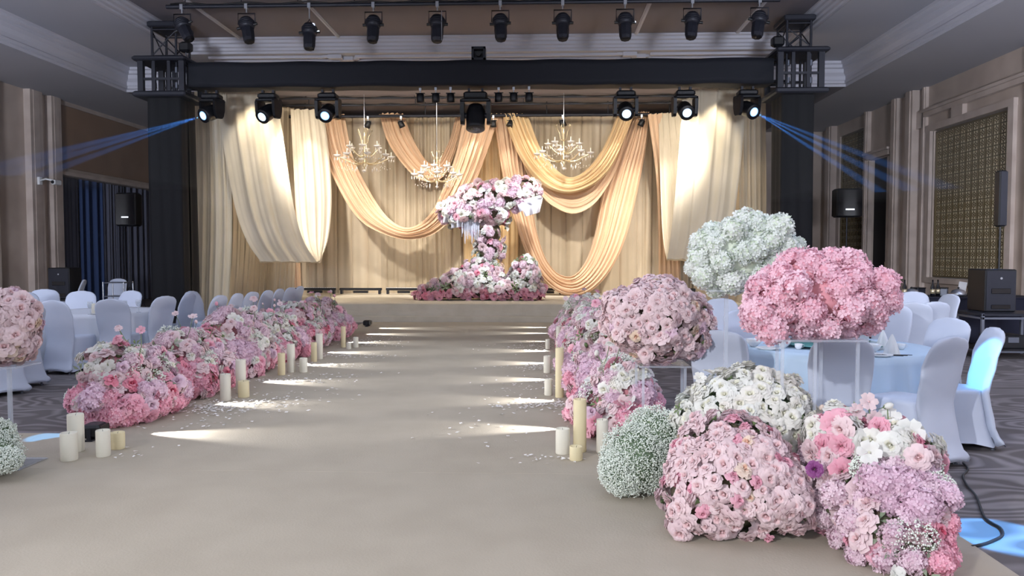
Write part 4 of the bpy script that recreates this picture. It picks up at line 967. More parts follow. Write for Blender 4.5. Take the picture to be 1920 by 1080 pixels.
for i, (y, rx, ry, h, lb) in enumerate(RROW): row_mound(lb+('' if i < 3 else ', only its aisle side showing' if i == 3 else ', its edge showing past the others' if i == 4 else ''), .74, y, rx, ry, h, 60+i, .11, -1, 260)
# bush of baby's breath spilling left of the first mound
t = thing('baby_breath_spray', 'small baby\'s breath spray beside the nearest left mound', 'flower', (FL(155, 770).x, FL(155, 770).y, .01))
breath('blossoms', t, [((0.02, 0, .12), (.19, .12, .11)), ((-.1, 0, .13), (.09, .08, .09))], 1500, 77, floor=.0, r=.006)

# --- the flower tree on the stage
SY = 20.3
o_ = P(905, 560, SY); o_.z = .43
t = thing('flower_tree', 'tall flower tree with a spreading pink and white crown on the stage', 'flower arrangement', o_)
def lob(px, py, rx, rz, ry=None, Y=SY):
    c_ = P(px, py, Y)-o_; return ((c_.x, c_.y, c_.z), (rx*SY/F, ry or rx*SY/F, rz*SY/F))
def tree_mix(p, n, r):
    if p.z > 2.0: return pick(r, [(4, 'carnation', 'blush', 1.0), (5, 'rose', 'white', 1), (2.2, 'hydrangea', 'lilac', 1.1), (1.2, 'carnation', 'pink', .9), (.3, 'rose', 'hot', .6), (.5, 'leaf_spray', 'sage', 1)])
    return pick(r, [(3, 'carnation', 'blush', 1.0), (2, 'hydrangea', 'mauve', 1.0), (6, 'rose', 'white', 1), (1, 'rose', 'peach', 1), (.7, 'rose', 'hot', .8), (1, 'rose', 'pink', 1)])
crown = [lob(868, 398, 42, 26, .5), (lob(905, 372, 44, 28, .5)), lob(955, 366, 48, 26, .5), lob(985, 352, 26, 18, .35), lob(915, 400, 42, 24, .45)]
arrange(t, crown, .15, tree_mix, 101, core='core', size=.72, jit=.35, cap=195, keep=lambda p, n: n.y < .5)
trunk = [lob(918, 435, 28, 26, .35), lob(918, 470, 26, 24, .33), lob(912, 505, 26, 24, .35), lob(905, 530, 36, 20, .4)]
arrange(t, trunk, .15, tree_mix, 102, core='core', size=.72, jit=.35, cap=100, keep=lambda p, n: n.y < .5)
ft = MB()
def tul(pts, label=None):
    p4 = [P(a, b, SY-.35)-o_ for a, b in pts]
    def fn(u, v):
        a = p4[0].lerp(p4[1], u); b = p4[3].lerp(p4[2], u); q = a.lerp(b, v); return (q.x, q.y-.08*math.sin(u*14)*v-.05*math.sin(PI*v), q.z)
    MB().grid(fn, 18, 6).build('tulle_panel', M['feather'], t)
tul([(968, 378), (1012, 366), (1018, 372), (975, 398)]); tul([(975, 385), (1018, 370), (1012, 398), (985, 406)])
tul([(835, 388), (862, 378), (858, 415), (830, 418)]); tul([(846, 398), (870, 392), (868, 425), (846, 428)])
mb = MB()
for i in range(26):
    a = P(866+i*1.3, 410+random.uniform(-4, 4), SY-.3)-o_; b = P(866+i*1.3+random.uniform(-1, 1), 448+random.uniform(-12, 10), SY-.3)-o_; mb.tube(a, b, .012, .004, 4)
stuff(mb.build('hanging_tassel', M['feather'], t))
o_ = P(897, 560, SY-.35); o_.z = .43
t = thing('flower_mound', 'wide flower bank around the foot of the flower tree', 'flower arrangement', o_)
def base_mix(p, n, r):
    if p.z < .22: return pick(r, [(5, 'carnation', 'pink', 1.0), (1, 'carnation', 'hot', .8), (1, 'rose', 'pink', 1)])
    return pick(r, [(3, 'carnation', 'blush', 1.0), (2, 'hydrangea', 'mauve', 1.0), (4, 'rose', 'white', 1), (2, 'rose', 'blush', 1), (.4, 'rose', 'hot', .8), (1.5, 'leaf_spray', 'green', 1.1), (1, 'leaf_spray', 'sage', 1.1)])
def lob2(px, py, rx, rz, ry, dy=0): 
    c_ = P(px, py, SY-.35)-o_; return ((c_.x, c_.y+dy, c_.z), (rx*SY/F, ry, rz*SY/F))
bank = [lob2(848, 545, 48, 24, .45), lob2(900, 530, 46, 40, .4), lob2(945, 545, 52, 26, .45), lob2(984, 518, 25, 34, .3), lob2(815, 551, 34, 15, .4), lob2(868, 532, 30, 24, .35), lob2(990, 548, 26, 18, .4)]
arrange(t, bank, .14, base_mix, 103, floor=.03, core='core', size=.66, jit=.35, cap=290, keep=lambda p, n: n.y < .4)
stemmed('fallen_bloom', 'round pink bloom at the right end of the stage flower bank', 1020, 540, SY-.35, (1014, 548), 'carnation', 'pink', .1, (1.2, 0, 0))

# ------------------------------------------------------------------ candles
def candle(label, px, yb, yt, w, warm=False, z0=.017, wick=True):
    b = FL(px, yb-w*.08, z0); Y = b.y; h = P(px, yt, Y).z-z0; r = w*.5*Y/F
    t = thing('pillar_candle', label, 'candle', b, random.random()*6, 'pillar candles along the aisle')
    mt = M['candle_y'] if warm else M['candle']
    MB().lathe([(r*.97, 0), (r, .004), (r*1.0, h-.006), (r*.96, h), (r*.82, h-.002), (r*.7, h-.014), (0, h-.018)], n=20).build('wax_body', mt, t)
    if wick: MB().path([(0, 0, h-.02), (.002, 0, h-.005), (.006, 0, h+.004)], .0018, 5).build('wick', M['wick'], t)
CL = [('tallest pillar candle at the near end of the left row', 143, 848, 776, 30, 0), ('nearest pillar candle at the near left corner, before the tallest', 130, 865, 811, 31, 0), ('pillar candle in front of the black floor lamp', 194, 857, 806, 26, 0),
      ('short warm yellow candle right of the floor lamp', 221, 843, 810, 26, 1), ('pale candle at the foot of the second left mound', 423, 752, 701, 20, 0), ('taller candle behind the short yellow one, second left mound', 452, 738, 674, 19, 0),
      ('short yellow candle touching a taller one, left row', 457, 746, 714, 21, 1), ('slim yellow candle left of the tall and short trio', 528, 704, 662, 14, 1), ('tall candle in the middle of the left trio', 546, 699, 645, 15, 0), ('short candle at the right of the left trio', 569, 699, 671, 15, 0),
      ('slim yellow candle of the far left pair', 589, 679, 642, 11, 1), ('white candle of the far left pair', 599, 674, 626, 13, 0), ('tall thin candle near the stage end of the left row', 644, 652, 612, 9, 1), ('tiny low candle near the stage end of the left row', 654, 655, 643, 9, 0), ('last short candle of the left row, toward the stage', 667, 652, 632, 10, 0),
      ('short wide candle at the near end of the right row', 1055, 852, 803, 27, 0), ('tall ivory candle behind the short one, right row near end', 1087, 848, 748, 25, 1), ('low ivory candle touching the tall one, right row near end', 1080, 864, 836, 25, 1),
      ('candle half hidden by the baby\'s breath bush', 1129, 850, 786, 22, 0), ('tall yellow candle against the right mounds', 1049, 746, 652, 16, 1), ('short pale candle beside the tall yellow one', 1028, 742, 710, 15, 0), ('slim white candle farther up the right row', 1026, 700, 667, 14, 0),
      ('tall slim candle far up the right row', 1047, 668, 612, 9, 0), ('small far candle of the right row', 1027, 655, 636, 9, 0)]
for lb, px, yb, yt, w_, wm in CL: candle(lb, px, yb, yt, w_, bool(wm))

# scattered petals
def litter(name, label, spots_, seed):
    rnd = random.Random(seed); mb = MB()
    for px, py, sx, sy, n in spots_:
        c_ = FL(px, py, .018)
        for i in range(n):
            p = c_+Vector((rnd.gauss(0, sx), rnd.gauss(0, sy), .001+rnd.random()*.012)); a = rnd.random()*6; s = rnd.uniform(.012, .026)
            d = Vector((math.cos(a), math.sin(a), 0)); e = Vector((-d.y, d.x, 0)); z = Vector((0, 0, 1))
            mb.add([p-d*s+z*.003, p-e*s*.7+z*rnd.uniform(0, .01), p+d*s+z*rnd.uniform(0, .014), p+e*s*.7+z*rnd.uniform(0, .01)], [(0, 1, 2), (0, 2, 3)], 0, True)
    o = mb.build(name, M['petal_litter']); tag(o, label, 'petals'); stuff(o)
litter('scattered_petals', 'white petals scattered on the carpet beside the left candles',
       [(400, 768, .28, .14, 190), (470, 757, .3, .12, 120), (350, 790, .35, .3, 60), (500, 745, .4, .4, 70), (540, 715, .35, .12, 130), (620, 706, .3, .25, 40), (590, 686, .4, .1, 150), (640, 668, .4, .12, 120), (680, 646, .4, .2, 130), (700, 636, .4, .3, 80), (230, 850, .2, .1, 14)], 5)
litter('scattered_petals', 'white petals scattered on the carpet beside the right candles',
       [(1030, 760, .25, .12, 140), (985, 765, .35, .25, 60), (1015, 690, .3, .15, 120), (1000, 725, .3, .4, 80), (1010, 650, .35, .4, 130), (1040, 862, .15, .1, 20), (960, 800, .5, .4, 30)], 6)

# ------------------------------------------------------------------ floor lamps that rake across the aisle
def floor_lamp(label, p, face, col=(1, .98, .95), pw=0):
    t = thing('floor_lamp', label, 'stage light', p, face, 'floor lamps beside the aisle')
    MB().cbox((0, 0, .075), (.16, .2, .11), .02).build('body', M['black'], t)
    mb = MB()
    for s in (-1, 1): mb.box((0, s*.11, .05), (.03, .012, .1))
    mb.box((0, 0, .006), (.06, .24, .012)); mb.build('bracket', M['black_metal'], t)
    MB().box((.082, 0, .08), (.008, .16, .08)).build('lens', M['lens_dark'], t)
p = FL(178, 826); floor_lamp('black floor lamp behind the pillar candles at the near left corner', (p.x, p.y, .017), .1)
p = FL(689, 613); floor_lamp('black floor lamp at the stage end of the left flower row', (p.x, p.y, .017), 0)
for i, y in enumerate((6.62, 7.95, 9.35, 10.8, 12.2, 13.6, 15.0, 16.2)):
    for x_, t_, e_ in ((-3.5, -1.9, 190), (.26, -1.3, 150)):
        o = spot('floor_spot', (x_, y+(0 if x_ < 0 else .3), .13), (t_, y+(-.05 if x_ < 0 else .27), -.12), e_, (1, .99, .97), 80, .8, .015)
        o.scale = (.5, 1, 1)

# ------------------------------------------------------------------ covered banquet chairs
def lerpt(tab, z):
    for (a, va), (b, vb) in zip(tab, tab[1:]):
        if z <= b: u = max(0, (z-a)/(b-a)); u = u*u*(3-2*u); return va+(vb-va)*u
    return tab[-1][1]
WT = [(0, .255), (.10, .225), (.28, .205), (.46, .208), (.62, .226), (.76, .234), (.86, .228), (.92, .200), (.955, .140), (.97, .06)]
YK = [(0, .11), (.2, .045), (.46, 0), (.7, .045), (.97, .12)]
def chair_meshes():
    n = 40
    def ring(hx, y0, y1, z, arch=0, rc=4.0):
        pts = []
        cy = (y0+y1)/2; hy = (y1-y0)/2
        for i in range(n):
            a = 2*PI*i/n+PI/n; c_, s_ = math.cos(a), math.sin(a)
            x = math.copysign(abs(c_)**(2/rc), c_)*hx; y = math.copysign(abs(s_)**(2/rc), s_)*hy
            m = min(abs(x)/hx, abs(y)/max(hy, 1e-6)); pts.append((x, cy+y, z+arch*(1-m**1.6)))
        return pts
    def loft(rs, cap0=False):
        mb = MB(); vs_ = [p for r in rs for p in r]; fs = []
        for k_ in range(len(rs)-1):
            for i in range(n): j = (i+1) % n; fs.append((k_*n+i, k_*n+j, k_*n+n+j, k_*n+n+i))
        fs.append(tuple(range((len(rs)-1)*n, len(rs)*n)))
        if cap0: fs.append(tuple(range(n-1, -1, -1)))
        mb.add(vs_, fs, 0, True); return mb
    back = []
    for z in (.0, .05, .1, .17, .25, .35, .45, .55, .65, .75, .83, .88, .91, .935, .955, .967, .972):
        hx = lerpt(WT, z); yk = lerpt(YK, z); th = .042-.012*z
        back.append(ring(hx, yk-th, yk+th, z+.012, .055 if z == 0 else .03 if z < .06 else 0, 2.6))
    seat = []
    for z, hx, d in ((0, .245, .53), (.08, .225, .50), (.2, .21, .475), (.34, .205, .465), (.44, .208, .465), (.465, .2, .455), (.472, .17, .42)):
        seat.append(ring(hx, -d, lerpt(YK, z)-.02, z+.012, .06 if z == 0 else 0, 5))
    return loft(back, True).mesh('back_cover', M['chair']), loft(seat).mesh('seat_cover', M['chair'])
BC, SCV = chair_meshes()
def leg_mesh():
    mb = MB().tube((0, 0, 0), (0, 0, .2), .012, .014, 8); mb.tube((0, 0, 0), (0, 0, .012), .018, n=8); return mb.mesh('leg', M['grey_metal'])
LEG = leg_mesh()
def chair(px, Y, face, label, group):
    """face: direction the sitter looks, degrees, 90 = towards the stage"""
    x = P(px, 600, Y).x
    t = thing('banquet_chair', label, 'chair', (x, Y, .0), math.radians(face+90), group)
    if 365 < px < 560: t.scale = (.95, .95, .99)
    put('back_cover', BC, t, rot=(0, 0, random.uniform(-.02, .02))); put('seat_cover', SCV, t)
    for lx, ly in ((-.17, .06), (.17, .06), (-.17, -.40), (.17, -.40)): put('leg', LEG, t, (lx, ly, 0))
    return t
GL, GR, GF = 'covered chairs at the left tables', 'covered chairs at the right tables', 'covered chairs along the far left'
for a in [(113, 10.05, 82, 'white covered chair seen from behind, left of the two backs at the left table', GL), (216, 10.35, 98, 'white covered chair seen from behind, right of the two backs at the left table', GL),
          (299, 11.0, 160, 'white covered chair at the right of the left table, turned to it', GL), (343, 11.9, 178, 'white covered chair seen edge-on, beside the black truss column', GL),
          (238, 12.45, 255, 'white covered chair facing the camera behind the left table, right one', GL), (150, 12.3, 285, 'white covered chair facing the camera behind the left table, left one', GL),
          (84, 12.9, 300, 'white covered chair farthest back by the left speaker', GL), (52, 12.0, 330, 'white covered chair half behind the pale rose ball', GL),
          (44, 9.0, 165, 'white covered chair under the pale rose ball, foot of its skirt showing', GL), (2, 8.45, 150, 'white covered chair cut by the left picture edge', GL),
          (149, 17.6, 200, 'small distant white chair beside the dark blue curtain', GF), (219, 18.4, 270, 'small distant white chair behind the metal trolley', GF),
          (401, 11.4, 170, 'first white chair back rising behind the left flower row', GF), (434, 11.95, 174, 'second chair back behind the left flower row', GF), (463, 12.45, 168, 'third chair back behind the left flower row', GF),
          (492, 12.95, 172, 'fourth chair back behind the left flower row', GF), (514, 13.5, 176, 'fifth chair back, just behind the fourth, left flower row', GF), (536, 14.05, 170, 'sixth chair back behind the left flower row', GF), (553, 14.6, 176, 'seventh chair back, nearest the stage, left flower row', GF), (371, 12.6, 350, 'narrow chair seen edge-on behind the pale stems', GF),
          (1757, 5.9, 120, 'white covered chair seen from behind at the front of the right table', GR), (1836, 6.55, 172, 'white covered chair seen edge-on with blue light on it', GR), (1766, 7.45, 205, 'white covered chair just behind the front chair of the right table', GR),
          (1575, 5.9, 80, 'white covered chair behind the posts of the wide clear stand', GR), (1352, 6.35, 68, 'white covered chair behind the tall single post', GR), (1398, 8.35, 300, 'white covered chair under the white hydrangea cloud', GR), (1355, 10.6, 270, 'distant white chair left of the white hydrangea post', GR),
          (1668, 9.4, 225, 'white covered chair at the right edge of the pink ball', GR), (1714, 12.6, 255, 'far white chair facing the camera before the buffet', GR), (1709, 10.0, 75, 'white chair back before the buffet, left of two', GR), (1742, 10.15, 100, 'white chair back before the buffet, right of two', GR), (1768, 11.9, 190, 'white chair seen edge-on before the buffet', GR)]:
    chair(*a)

# ------------------------------------------------------------------ round tables
def round_table(x, y, label, clabel, cm, R=.9, seed=1, group='round banquet tables'):
    t = thing('round_table', label, 'table', (x, y, 0), 0, group)
    MB().lathe([(0, .715), (R-.01, .715), (R, .722), (R, .738), (R-.01, .745), (0, .745)], n=40).build('tabletop', M['grey_metal'], t)
    for i in range(4):
        a = PI/4+i*PI/2; MB().tube((math.cos(a)*.55, math.sin(a)*.55, .715), (math.cos(a)*.62, math.sin(a)*.62, 0), .018).build('leg', M['grey_metal'], t)
    def fn(u, v):
        a = u*2*PI
        if v < .25: r = (R+.004)*(v/.25); z = .7475
        else:
            t_ = (v-.25)/.75; f = (math.sin(a*17+seed)+.6*math.sin(a*29+seed*2)); r = R+.012+t_*.09+f*.035*t_**.7; z = .7475-.725*t_+(0 if t_ > .05 else 0)
        return (r*math.cos(a), r*math.sin(a), z)
    o = MB().grid(fn, 220, 16).build('tablecloth', cm); o.location = (x, y, 0); tag(o, clabel, 'tablecloth', 'tablecloths'); return t
TZ = .749
c1 = P(200, 600, 11.25); round_table(c1.x, 11.25, 'round table under a white cloth on the left', 'white cloth hanging to the floor on the left round table', M['cloth'], .80, 1)
round_table(-7.55, 9.5, 'round table beyond the left edge, its cloth behind the rose ball', 'white cloth of the round table at the left edge', M['cloth'], .88, 2)
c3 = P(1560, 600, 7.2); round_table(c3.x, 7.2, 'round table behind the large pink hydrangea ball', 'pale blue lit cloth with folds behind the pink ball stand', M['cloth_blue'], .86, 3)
def at(c_, dx, dy, z=TZ): return (c_.x+dx, c_.y+dy, z)
def bowl(p, label, s=1, mt='china'):
    t = thing('bowl', label, 'bowl', p); MB().lathe([(.022*s, 0), (.025*s, .006), (.05*s, .03*s), (.062*s, .058*s), (.058*s, .058*s), (.045*s, .03*s), (0, .012)], n=18).build('vessel', M[mt], t)
def plate(p, label, r=.11, mt='china'):
    t = thing('plate', label, 'plate', p); MB().lathe([(r*.6, 0), (r*.65, .004), (r, .016), (r*.97, .018), (r*.62, .008), (0, .007)], n=24).build('dish', M[mt], t)
def wineglass(p, label):
    t = thing('wine_glass', label, 'glass', p); MB().lathe([(.034, 0), (.032, .004), (.005, .008), (.004, .075), (.03, .1), (.038, .14), (.032, .18), (.030, .18), (.036, .14), (.028, .102), (0, .085)], n=14).build('vessel', M['clear'], t)
def napkin(p, label, s=1.0, rz=0):
    t = thing('folded_napkin', label, 'napkin', p, rz)
    def fn(u, v): r = (.06*(1-v)**.8+.006+.012*math.sin(u*PI*8)*(1-v))*s; return (r*math.cos(u*2*PI), r*math.sin(u*2*PI)*.7, v*.17*s)
    MB().grid(fn, 28, 6).build('cloth_cone', M['china'], t)
def cup(p, label):
    t = thing('tea_cup', label, 'cup', p); o = MB().lathe([(.018, 0), (.03, .02), (.035, .05), (.033, .05), (.027, .02), (0, .008)], n=14).build('vessel', M['china'], t)
    MB().path([(.033, 0, .042), (.05, 0, .04), (.05, 0, .022), (.031, 0, .018)], .003, 5).build('handle', M['china'], t)
def jar_candle(p, label, h=.15):
    t = thing('table_candle', label, 'candle', p); MB().lathe([(.036, 0), (.038, .004), (.038, h), (.034, h), (.03, h-.01), (0, h-.012)], n=16).build('wax_body', M['candle'], t)
def P_on(px, py, z=TZ):
    p = FL(px, py, z)
    c_, R_ = (c1, .72) if px < 400 else (c3, .74)
    d = Vector((p.x-c_.x, p.y-c_.y)); 
    if d.length > R_: d = d*(R_/d.length)
    return Vector((c_.x+d.x, c_.y+d.y, z))
jar_candle(P_on(149, 598), 'white candle jar on the left table, beside a wine glass'); wineglass(P_on(158, 592), 'wine glass on the left table between candle jar and bowl'); bowl(P_on(173, 597), 'white bowl on the left table between the two chair backs', 1.3)
wineglass(P_on(253, 590), 'wine glass at the right side of the left table'); jar_candle(P_on(264, 592), 'white candle jar at the right side of the left table'); napkin(P_on(275, 592), 'white folded napkin at the right rim of the left table', .9)
wineglass(P_on(268, 586), 'second wine glass behind the right candle jar of the left table'); plate(P_on(160, 600), 'white plate at the front of the left table')
# right table: teal glass turntable with settings
t = thing('glass_turntable', 'round teal glass turntable on the pale blue cloth', 'turntable', (c3.x, c3.y, TZ)); MB().lathe([(.12, 0), (.12, .02), (.44, .022), (.45, .028), (.44, .034), (0, .034)], n=48).build('glass_top', M['teal_glass'], t)
for i, (px, py, kd, lb) in enumerate(((1468, 652, 'bowl', 'white bowl at the turntable edge, seen between two clear posts'), (1497, 655, 'cup', 'tea cup right of the bowl behind the stand posts'), (1672, 664, 'napkin', 'folded white napkin cone right of the pink ball, near rim'), (1655, 655, 'napkin', 'folded white napkin cone just behind the nearer one'),
     (1636, 660, 'bowl', 'small white bowl under the right side of the pink ball'), (1620, 664, 'wine', 'wine glass at the left of the right-hand napkins'), (1648, 668, 'plate', 'white plate below the right-hand napkins'), (1412, 648, 'cup', 'tea cup at the left part of the blue-lit table'), (1440, 655, 'plate', 'white plate left of the turntable'),
     (1690, 655, 'cup', 'tea cup at the right rim of the blue-lit table'), (1440, 632, 'napkin', 'folded napkin at the back left of the blue-lit table'), (1385, 650, 'bowl', 'white bowl at the far left of the blue-lit table'))):
    p = P_on(px, py)
    if kd == 'bowl': bowl(p, lb, 1.2)
    elif kd == 'cup': cup(p, lb)
    elif kd == 'napkin': napkin(p, lb, 1.0, i)
    elif kd == 'wine': wineglass(p, lb)
    else: plate(p, lb)
for i in range(3):
    p = P_on(1690+i*4, 668+i*3); t = thing('chopstick', ('first', 'second', 'third')[i]+' dark chopstick from the back, at the right rim of the table', 'chopstick', p, -.1*i-.05)
    MB().tube((-.12, 0, .006), (.12, 0, .006), .005, .003, 6).build('stick', M['black'], t)

# buffet with navy cloth by the right wall
bp = P(1790, 600, 14.3)
t = thing('buffet_table', 'long buffet table under a navy cloth before the lattice screen', 'table', (bp.x, 14.3, 0))
def bf(u, v):
    a = u*2*PI; q = max(abs(math.cos(a)), abs(math.sin(a))); f = .03*math.sin(u*150)*(1-v)
    return ((1.35+f)*math.cos(a)/q, (.4+f)*math.sin(a)/q, .02+.78*v)
MB().grid(bf, 200, 5).build('table_skirt', M['navy'], t); MB().cbox((0, 0, .81), (2.74, .84, .03), .01).build('tabletop', M['navy'], t)
for i, (px, kd) in enumerate(((1690, 0), (1708, 1), (1725, 2), (1742, 3), (1757, 0), (1772, 4), (1790, 1), (1802, 5), (1822, 3), (1841, 2))):
    z0 = .827; x = P(px, 600, 14.2).x; p = (x, 14.1+.1*(i % 3), z0); od = ('first', 'second', 'third', 'fourth', 'fifth', 'sixth', 'seventh', 'eighth', 'ninth', 'tenth')[i]
    if kd in (0, 3): 
        t = thing('bottle', 'dark bottle on the navy buffet, %s item from its left end' % od, 'bottle', p, 0, 'things on the navy buffet'); MB().lathe([(.035, 0), (.037, .01), (.037, .17), (.014, .23), (.013, .3), (0, .3)], n=12).build('vessel', M['lens_dark'], t); MB().lathe([(.0375, .05), (.0375, .13)], n=12).build('label', M['brass'], t)
    elif kd == 1: 
        t = thing('serving_dish', 'covered dish on the navy buffet, %s item from its left end' % od, 'dish', p, 0, 'things on the navy buffet'); MB().lathe([(.1, 0), (.13, .03), (.13, .05), (.1, .11), (.03, .14), (0, .14)], n=16).build('vessel', M['silver'], t); MB().lathe([(.01, .14), (.02, .16), (0, .175)], n=8).build('lid_knob', M['black'], t)
    elif kd == 5:
        t = thing('menu_card', 'white menu card leaning on the navy buffet', 'card', p); MB().box((0, 0, .13), (.14, .012, .26), rot=Ry(.15)).build('card', M['china'], t); MB().box((0, .05, .06), (.04, .1, .012), rot=Rx(.5)).build('prop', M['black'], t)
    else: 
        t = thing('storage_box', 'small dark box on the navy buffet, %s item from its left end' % od, 'box', p, .2*i, 'things on the navy buffet'); MB().cbox((0, 0, .07), (.2, .16, .14), .01).build('body', M['grey_metal'] if kd == 4 else M['black_metal'], t); MB().cbox((0, 0, .145), (.21, .17, .02), .005).build('lid', M['black'], t)

# ------------------------------------------------------------------ speakers, cases, camera
def sub(label, px0, px1, pyt, pyb, Y, z0, group='loudspeaker cabinets'):
    a, b = P(px0, pyt, Y), P(px1, pyb, Y); w, h = b.x-a.x, a.z-b.z
    t = thing('loudspeaker', label, 'speaker', ((a.x+b.x)/2, Y, z0), 0, group)
    MB().cbox((0, .25, h/2), (w, .5, h), .015).build('cabinet', M['black'], t)
    MB().box((0, -.004, h/2), (w*.92, .01, h*.92)).build('grille', M['black_metal'], t)
    MB().cbox((0, -.006, h*.49), (w*.62, .02, .09*h/.7), .006).build('port', M['lens_dark'], t)
    MB().cbox((0, -.006, h*.12), (w*.62, .02, .07*h/.7), .006).build('port', M['lens_dark'], t)
    MB().tube((0, -.012, h*.79), (0, -.006, h*.79), .018, n=12).build('badge', M['silver'], t)
    return t, w, h
cz = P(1876, 585, 12.2).z
# flight case frame table
t = thing('case_table', 'metal-edged flight case table carrying the right loudspeaker', 'flight case', (P(1880, 600, 12.2).x, 12.2, 0))
cw, cd = 1.05, .75
for sx in (-1, 1):
    for sy in (-1, 1): MB().box((sx*(cw/2-.02), sy*(cd/2-.02), cz/2), (.04, .04, cz)).build('leg', M['grey_metal'], t)
MB().cbox((0, 0, cz-.02), (cw, cd, .04), .008).build('top', M['black_metal'], t)
for z in (.12, cz-.07):
    for sy in (-1, 1): MB().box((0, sy*(cd/2-.02), z), (cw, .03, .03)).build('rail', M['grey_metal'], t)
    for sx in (-1, 1): MB().box((sx*(cw/2-.02), 0, z), (.03, cd, .03)).build('rail', M['grey_metal'], t)
MB().box((0, 0, .14), (cw, cd, .02)).build('shelf', M['black'], t)
t = thing('amplifier', 'dark amplifier unit inside the right case table', 'amplifier', (P(1880, 600, 12.2).x, 12.2, .15)); MB().cbox((0, 0, .1), (.5, .4, .2), .01).build('chassis', M['black'], t); MB().box((.05, -.205, .13), (.16, .01, .08)).build('display', M['grey_metal'], t); MB().tube((-.15, -.23, .1), (-.15, -.2, .1), .02).build('dial', M['silver'], t)
tt, w_, h_ = sub('black loudspeaker box on the metal-edged case by the right wall', 1848, 1905, 505, 585, 12.2, cz)
pc = P(1880, 505, 12.35)
t = thing('column_speaker', 'tall slim black column speaker on a pole by the right wall', 'speaker', (pc.x, 12.45, cz+h_))
ztop = P(1880, 320, 12.45).z-(cz+h_); zbt = P(1880, 425, 12.45).z-(cz+h_)
MB().tube((0, 0, 0), (0, 0, zbt+.05), .018).build('pole', M['black'], t); MB().cbox((0, 0, (ztop+zbt)/2), (.13, .16, ztop-zbt), .02).build('column', M['black'], t)
MB().box((0, -.082, (ztop+zbt)/2), (.1, .006, (ztop-zbt)*.95)).build('grille', M['black_metal'], t)
sub('black loudspeaker box standing by the left pilaster', 89, 131, 502, 560, 17.8, P(110, 560, 17.8).z)
ps = P(110, 560, 17.8)
t = thing('case_table', 'black case under the left loudspeaker box', 'flight case', (ps.x, 18.05, 0)); MB().cbox((0, 0, ps.z/2), (.62, .6, ps.z), .02).build('body', M['black'], t)
for sx in (-1, 1): MB().tube((sx*.15, -.31, ps.z*.6), (sx*.25, -.31, ps.z*.6), .012).build('handle', M['silver'], t)
def stand_speaker(px0, px1, pyt, pyb, Y, label):
    a, b = P(px0, pyt, Y), P(px1, pyb, Y); w, h = b.x-a.x, a.z-b.z; x = (a.x+b.x)/2
    t = thing('loudspeaker', label, 'speaker', (x, Y, 0), 0, 'loudspeakers on stands')
    MB().tube((0, .2, .6), (0, .2, b.z), .02).build('pole', M['black_metal'], t)
    for i in range(3): a_ = i*2.1; MB().tube((0, .2, .7), (.5*math.cos(a_), .2+.5*math.sin(a_), .02), .014).build('leg', M['black_metal'], t)
    MB().cbox((0, .2, b.z+h/2), (w, .4, h), .04).build('cabinet', M['black'], t); MB().box((0, -.004, b.z+h/2), (w*.9, .01, h*.9)).build('grille', M['lens_dark'], t)
    MB().cbox((0, -.012, b.z+h*.27), (w*.34, .012, .035), .004).build('badge', M['led'], t)  # glowing bar stands in for a glint on the cabinet front
stand_speaker(214, 254, 361, 424, 20.5, 'black speaker with a small bright badge before the dark left curtain')
stand_speaker(1570, 1618, 353, 407, 20.5, 'black speaker on a stand near the dark doorway on the right')
# trolley before the recess
tp = P(222, 560, 17.4)
t = thing('metal_trolley', 'small metal rack trolley behind the left table', 'trolley', (tp.x, 17.4, 0))
for sx in (-1, 1):
    for sy in (-1, 1): MB().tube((sx*.24, sy*.2, .05), (sx*.24, sy*.2, .95), .014).build('post', M['silver'], t); MB().tube((sx*.24-.012, sy*.2, .04), (sx*.24+.012, sy*.2, .04), .035).build('wheel', M['black'], t)
for z in (.3, .62, .93): MB().cbox((0, 0, z), (.5, .42, .02), .004).build('shelf', M['grey_metal'], t)
# wall camera on the left pilaster
wp = P(66, 335, 19.6)
t = thing('wall_camera', 'white bracket camera on the left pilaster', 'camera', (XL+.2, 20.2, wp.z))
MB().box((.02, 0, 0), (.06, .12, .2)).build('mount', M['china'], t); MB().path([(0, 0, 0), (.2, -.02, .05), (.42, -.05, 0)], .025, 8).build('arm', M['china'], t); MB().cbox((.5, -.06, -.05), (.12, .3, .13), .02).build('housing', M['china'], t); MB().tube((.5, -.22, -.05), (.5, -.2, -.05), .045).build('lens', M['black'], t)
# cable across the right carpet
pts = [FL(px, py, .012) for px, py in ((1806, 868), (1815, 880), (1806, 892), (1812, 908), (1830, 930), (1838, 950), (1845, 968), (1858, 980), (1876, 990), (1880, 1003), (1866, 1012), (1845, 1020), (1822, 1025))]
tag(MB().path(catmull(pts, 50), .008, 6).build('power_cable', M['cable']), 'black power cable snaking from the front right chair', 'cable')
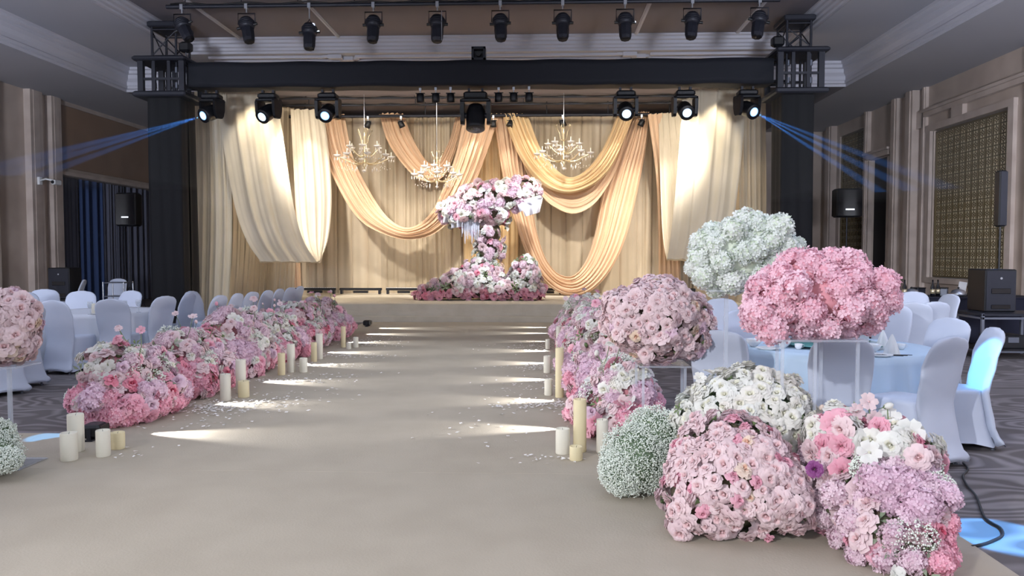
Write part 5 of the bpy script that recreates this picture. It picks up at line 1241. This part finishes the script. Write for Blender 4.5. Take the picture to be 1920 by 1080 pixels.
# strip lights along the back of the stage
for i, (a, b) in enumerate(((551, 630), (637, 716), (724, 790), (1012, 1052), (1190, 1250), (1262, 1330))):
    p0, p1 = P(a, 549, 22.3), P(b, 549, 22.3); Lh = (p1.x-p0.x)
    nm = ('first', 'second', 'third', 'fourth', 'fifth', 'last')[i]
    t = thing('strip_light', 'low black strip light at the foot of the backdrop, %s from the left' % nm, 'stage light', ((p0.x+p1.x)/2, 22.3, .42), 0, 'strip lights at the back of the stage')
    MB().cbox((0, 0, .14), (Lh, .1, .07), .01).build('housing', M['black'], t)
    for s in (-1, 1): MB().cbox((s*Lh*.45, 0, .055), (.06, .16, .11), .01).build('foot', M['black_metal'], t)
    MB().cbox((0, 0, .06), (Lh*.35, .09, .07), .01).build('driver_box', M['black'], t)
    if i in (0, 2):
        mb = MB()
        for j in range(18): mb.tube((-Lh/2+Lh*(j+.5)/18, -.02, .175), (-Lh/2+Lh*(j+.5)/18, -.02, .187), .03, n=8)
        mb.build('led_lenses', M['china'], t)['kind'] = 'stuff'

# ------------------------------------------------------------------ thin haze that shows the two outer beams
def haze(name, lo, hi, dens):
    m = bpy.data.materials.new(name); m.use_nodes = True; nt = m.node_tree; nt.nodes.remove(nt.nodes['Principled BSDF'])
    v = nt.nodes.new('ShaderNodeVolumeScatter'); v.inputs['Density'].default_value = dens; v.inputs['Anisotropy'].default_value = .3
    nt.links.new(v.outputs[0], nt.nodes['Material Output'].inputs['Volume'])
    lo, hi = Vector(lo), Vector(hi)
    o = MB().box((lo+hi)/2, hi-lo).build(name, m); o['kind'] = 'stuff'; return o
a = heads[0][1]+heads[0][2]*.36
tag(haze('haze', (-12.6, 13.0, 3.0), (-7.2, 17.2, 5.3), .03), 'thin haze lit by the left blue beam', 'haze')
for py, e in ((296, 900), (312, 900), (334, 700)):
    spot('beam', a, P(60, py, 14.0), e*32, (.06, .3, 1), 2.6, .5, .01)
b_ = heads[6][1]+heads[6][2]*.36
tag(haze('haze', (4.6, 13.0, 2.7), (9.6, 17.2, 5.3), .03), 'thin haze lit by the right blue beam', 'haze')
for (px, py), e in (((1720, 330), 800), ((1700, 352), 900), ((1670, 372), 900)):
    spot('beam', b_, P(px, py, 14.0), e*32, (.06, .3, 1), 2.6, .5, .01)
spot('blue_spot', (3.6, 1.6, 5.4), FL(1890, 1008), 12000, BLUE, 5.5, .3, .02)
spot('blue_spot', (-5, 3.0, 5.6), FL(92, 822), 5000, BLUE, 3, .3, .02)
spot('blue_spot', (-1.5, 3.2, 5.2), P(1828, 665, 6.4), 9000, (.15, .55, 1), 3.4, .3, .02)
spot('blue_wash', (2.0, 9.5, 5.6), (2.5, 6.8, .6), 300, (.45, .6, 1), 50, .7, .2)
